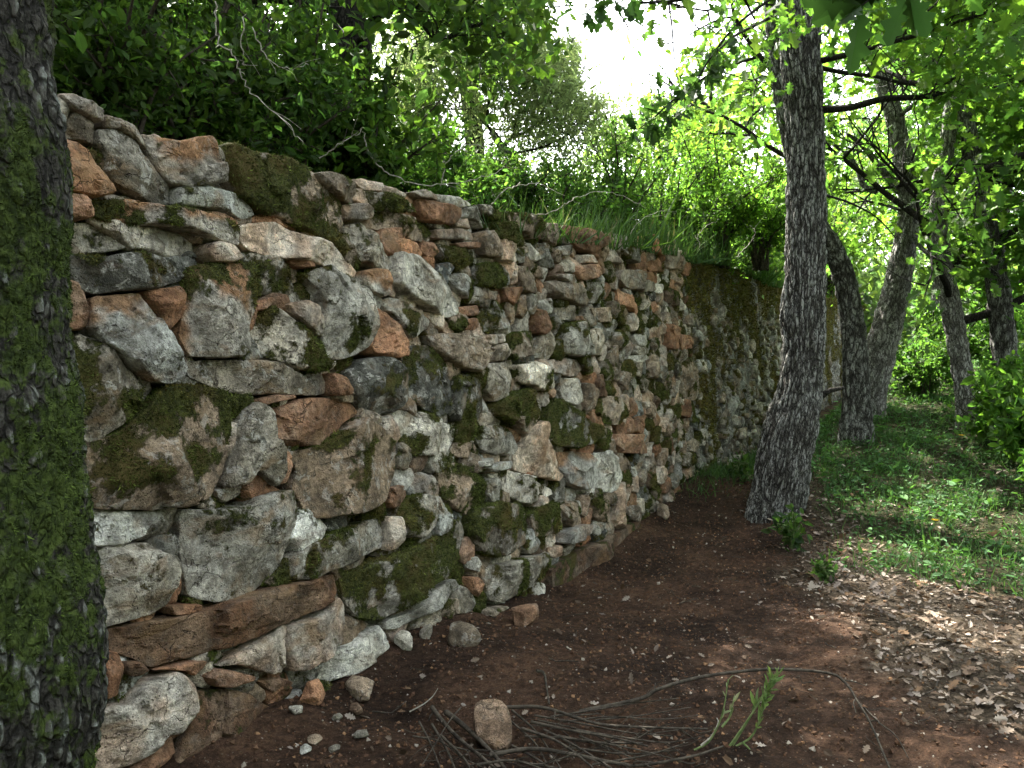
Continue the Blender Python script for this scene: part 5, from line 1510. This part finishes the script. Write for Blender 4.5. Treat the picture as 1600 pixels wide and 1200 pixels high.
def sprig(name, label, stems, lsize, col, n, seed, lifts):
    r = rng(seed); P0_ = at_ground(np.array([stems[0][0][0]*1.]), np.array([stems[0][0][1]*1.]))[0]
    root = thing(name, P0_, label, 'plant')
    paths, lp, ld = [], [], []
    for st_, lf in zip(stems, lifts):
        a = np.array(st_, float); dep = depth_of(P0_)-np.asarray(lf, float)
        pp = spline(at_depth(a[:, 0], a[:, 1], dep), 14); paths.append((pp, np.linspace(.0045, .002, 14)))
        for i in range(6, 14):
            for k in range(n): lp.append(pp[i]); ld.append(unit(unit(pp[min(13, i+1)]-pp[i-1])+rdir(r, 1, .3)[0]*.75))
    V, F = tubes(paths, 6); mk('stem', V, F, M_STEMGREEN, root)
    m = len(lp); V, F, C = leaves(np.array(lp), np.array(ld), rdir(r, m, .8), lsize*np.exp(r.normal(0, .3, m)), 'slim', tints(r, m, col, .2, .2))
    mk('leaf', V, F, M_LEAF, root, {'lc': C}, smooth=False)['kind'] = 'stuff'
sprig('leafy_sprig', 'wilting pale green leafy sprig lying at the right end of the brushwood heap', [[(1140,1166),(1165,1130),(1190,1092),(1215,1058)], [(1145,1164),(1172,1120),(1198,1075),(1205,1060)], [(1150,1166),(1175,1150),(1190,1115),(1200,1080)]], .042, (.12, .20, .06), 3, 71, [[0,.02,.04,.05]]*3)
sprig('dry_sprig', 'thin half bare pale sprig left of the green leafy one', [[(1085,1172),(1108,1158),(1128,1118),(1138,1062)], [(1128,1136),(1140,1120),(1146,1095)], [(1160,1160),(1172,1172),(1184,1195)]], .028, (.16, .20, .09), 1, 72, [[0,.02,.04,.05], [.03,.03,.03], [0,0,.01]])

# seedling at the foot of the nearest oak
def seedlings():
    for k, (px, py, w, h, n, ls, lab) in enumerate([
        (1238, 858, .13, .30, 200, .06, 'broad leaved seedling growing at the foot of the nearest oak'),
        (1285, 905, .12, .10, 80, .045, 'low seedling on the litter right of the nearest oak foot'),
        (1160, 752, .12, .22, 120, .05, 'small weed at the foot of the mossy wall left of the nearest oak')]):
        q = at_ground(np.array([float(px)]), np.array([float(py)]))[0]
        shrub('seedling', lab, q, (w, w, h), n, 'oval', ls, (.045, .105, .022), 600+k, cat='seedling', nst=7, mat=M_STEMGREEN, clear=False)
    for k, (px, py, lab) in enumerate([(1500, 702, 'yellow flower in the sunny grass near the slim left leaning trunk'), (1458, 842, 'yellow flower low in the grass above the leaf litter')]):
        q = at_ground(np.array([float(px)]), np.array([float(py)]))[0]
        root = thing('yellow_flower', q, lab, 'flower', 'yellow flowers in the grass')
        top = q+np.array([.01, 0, .13]); V, F = tubes([(spline(np.array([q, q+[.0, .01, .07], top]), 6), .0018)], 5); mk('stem', V, F, M_STEMGREEN, root)
        m = 12; a = np.linspace(0, 2*pi, m, endpoint=False); r = rng(k)
        D = np.stack([np.cos(a), np.sin(a), .35+0*a], -1)
        V, F, C = leaves(np.repeat(top[None], m, 0), D, np.tile([0, 0, 1.], (m, 1)), np.full(m, .032), 'oval', tints(r, m, (.75, .50, .02), .05, 0))
        mk('petals', V, F, M_GRASS, root, {'lc': C}, smooth=False)
seedlings()

# dry bramble canes trailing over the wall top
def brambles():
    rows = [
     ([(338,0),(340,60),(365,85),(376,110),(392,145),(440,185),(478,228)], [3.3]*7, .0035, 'long dry cane hanging down in front of the dark left shrubs'),
     ([(382,20),(378,90),(380,100)], [3.4]*3, .003, 'short dry cane hanging beside the long one at the upper left'),
     ([(395,45),(415,85),(445,108),(485,98)], [3.7]*4, .003, 'pale cane bent like a hook under the upper left leaves'),
     ([(500,245),(540,220),(570,200)], [4.1]*3, .003, 'pale cane slanting up from the wall top left of the olive'),
     ([(565,205),(580,245),(610,272),(660,288),(720,285),(775,270),(788,258)], [4.5,4.5,4.6,4.7,4.9,5.1,5.2], .0045, 'long pale cane sagging over the cap stones'),
     ([(688,290),(695,262),(715,235),(745,226),(775,245),(795,262)], [4.9,4.9,5,5.1,5.2,5.3], .004, 'arched pale cane below the olive'),
     ([(768,322),(785,300),(810,290),(845,288),(880,305)], [5.2,5.2,5.3,5.5,5.7], .004, 'low arched pale cane in the terrace grass'),
     ([(820,335),(850,335),(880,322),(900,308),(930,300),(970,305),(1010,325)], [5.4,5.5,5.6,5.7,5.9,6.1,6.3], .004, 'long arched cane lying over the grass at the wall top'),
     ([(985,365),(1000,345),(1025,332),(1045,328)], [6.3,6.3,6.4,6.5], .0035, 'short cane leaning out of the grass near the end of the rebuilt wall'),
     ([(1095,385),(1090,370),(1105,352),(1120,347)], [7.]*4, .0035, 'thin cane curving over the mossy wall top'),
     ([(1150,402),(1172,380),(1180,362),(1172,352)], [7.4]*4, .0035, 'bowed grass cane beside the nearest oak over the mossy wall'),
    ]
    for k, (pp, dep, rad, lab) in enumerate(rows):
        cane('bramble_cane', lab, 'cane', pp, rad, M_CANE, 'dry canes trailing over the wall top', depth=dep, seed=60+k, sides=5, jit=.005, side_twigs=3)
brambles()

# close oak spray hanging into the top of the picture
def spray(name, label, branch, depth, nl, lsize, seed, col, dirs=None):
    r = rng(seed); a = np.array(branch, float)
    q = at_depth(a[:, 0], a[:, 1], np.asarray(depth, float)*np.ones(len(a)))
    root = thing(name, q[0], label, 'branch')
    pp = spline(q, 22); paths = [(pp, np.linspace(.006, .002, 22)*max(1, np.mean(depth)/3))]
    P, D = [], []
    for k in range(nl):
        i = r.integers(3, 22); d = unit(rdir(r, 1, -.25)[0]+.6*unit(pp[min(21, i+1)]-pp[i-1])); L = r.uniform(.01, .10)*max(.5, np.mean(depth)/4)
        e = pp[i]+d*L; paths.append((np.array([pp[i], pp[i]+d*L*.5, e]), np.array([.0018, .0015, .001])))
        for j in range(3): P.append(e); D.append(unit(d+rdir(r, 1, -.2)[0]*.9))
    V, F = tubes(paths, 5); mk('stem', V, F, M_BARK_DARK, root, {'ridge': np.full(len(V), .4)})
    m = len(P); V, F, C = leaves(np.array(P), np.array(D), rdir(r, m, 1.2), lsize*np.exp(r.normal(0, .2, m)), 'oak', tints(r, m, col, .2, .2))
    mk('leaf', V, F, M_LEAF, root, {'lc': C}, smooth=False)['kind'] = 'stuff'
spray('oak_spray', 'dark oak spray of very large near leaves at the top edge, right of the trunk', [(1480,-60),(1420,-25),(1360,-5),(1300,-15),(1262,-10)], [1.5]*5, 9, .085, 81, (.03, .075, .014))
spray('oak_spray', 'small dark oak spray hanging at the top of the sky gap', [(1010,-60),(985,-20),(955,-2),(915,18)], [3.6]*4, 14, .075, 82, (.035, .085, .016))
spray('oak_spray', 'long dark oak spray crossing the sky just left of the nearest oak', [(1215,-10),(1150,40),(1110,90),(1085,130),(1045,170)], [4.6]*5, 30, .09, 83, (.035, .085, .016))
spray('oak_spray', 'dark oak spray drooping over the green shrubs left of the nearest oak', [(1180,90),(1120,110),(1060,150),(1020,185),(1000,200)], [4.8]*5, 26, .09, 84, (.035, .09, .016))
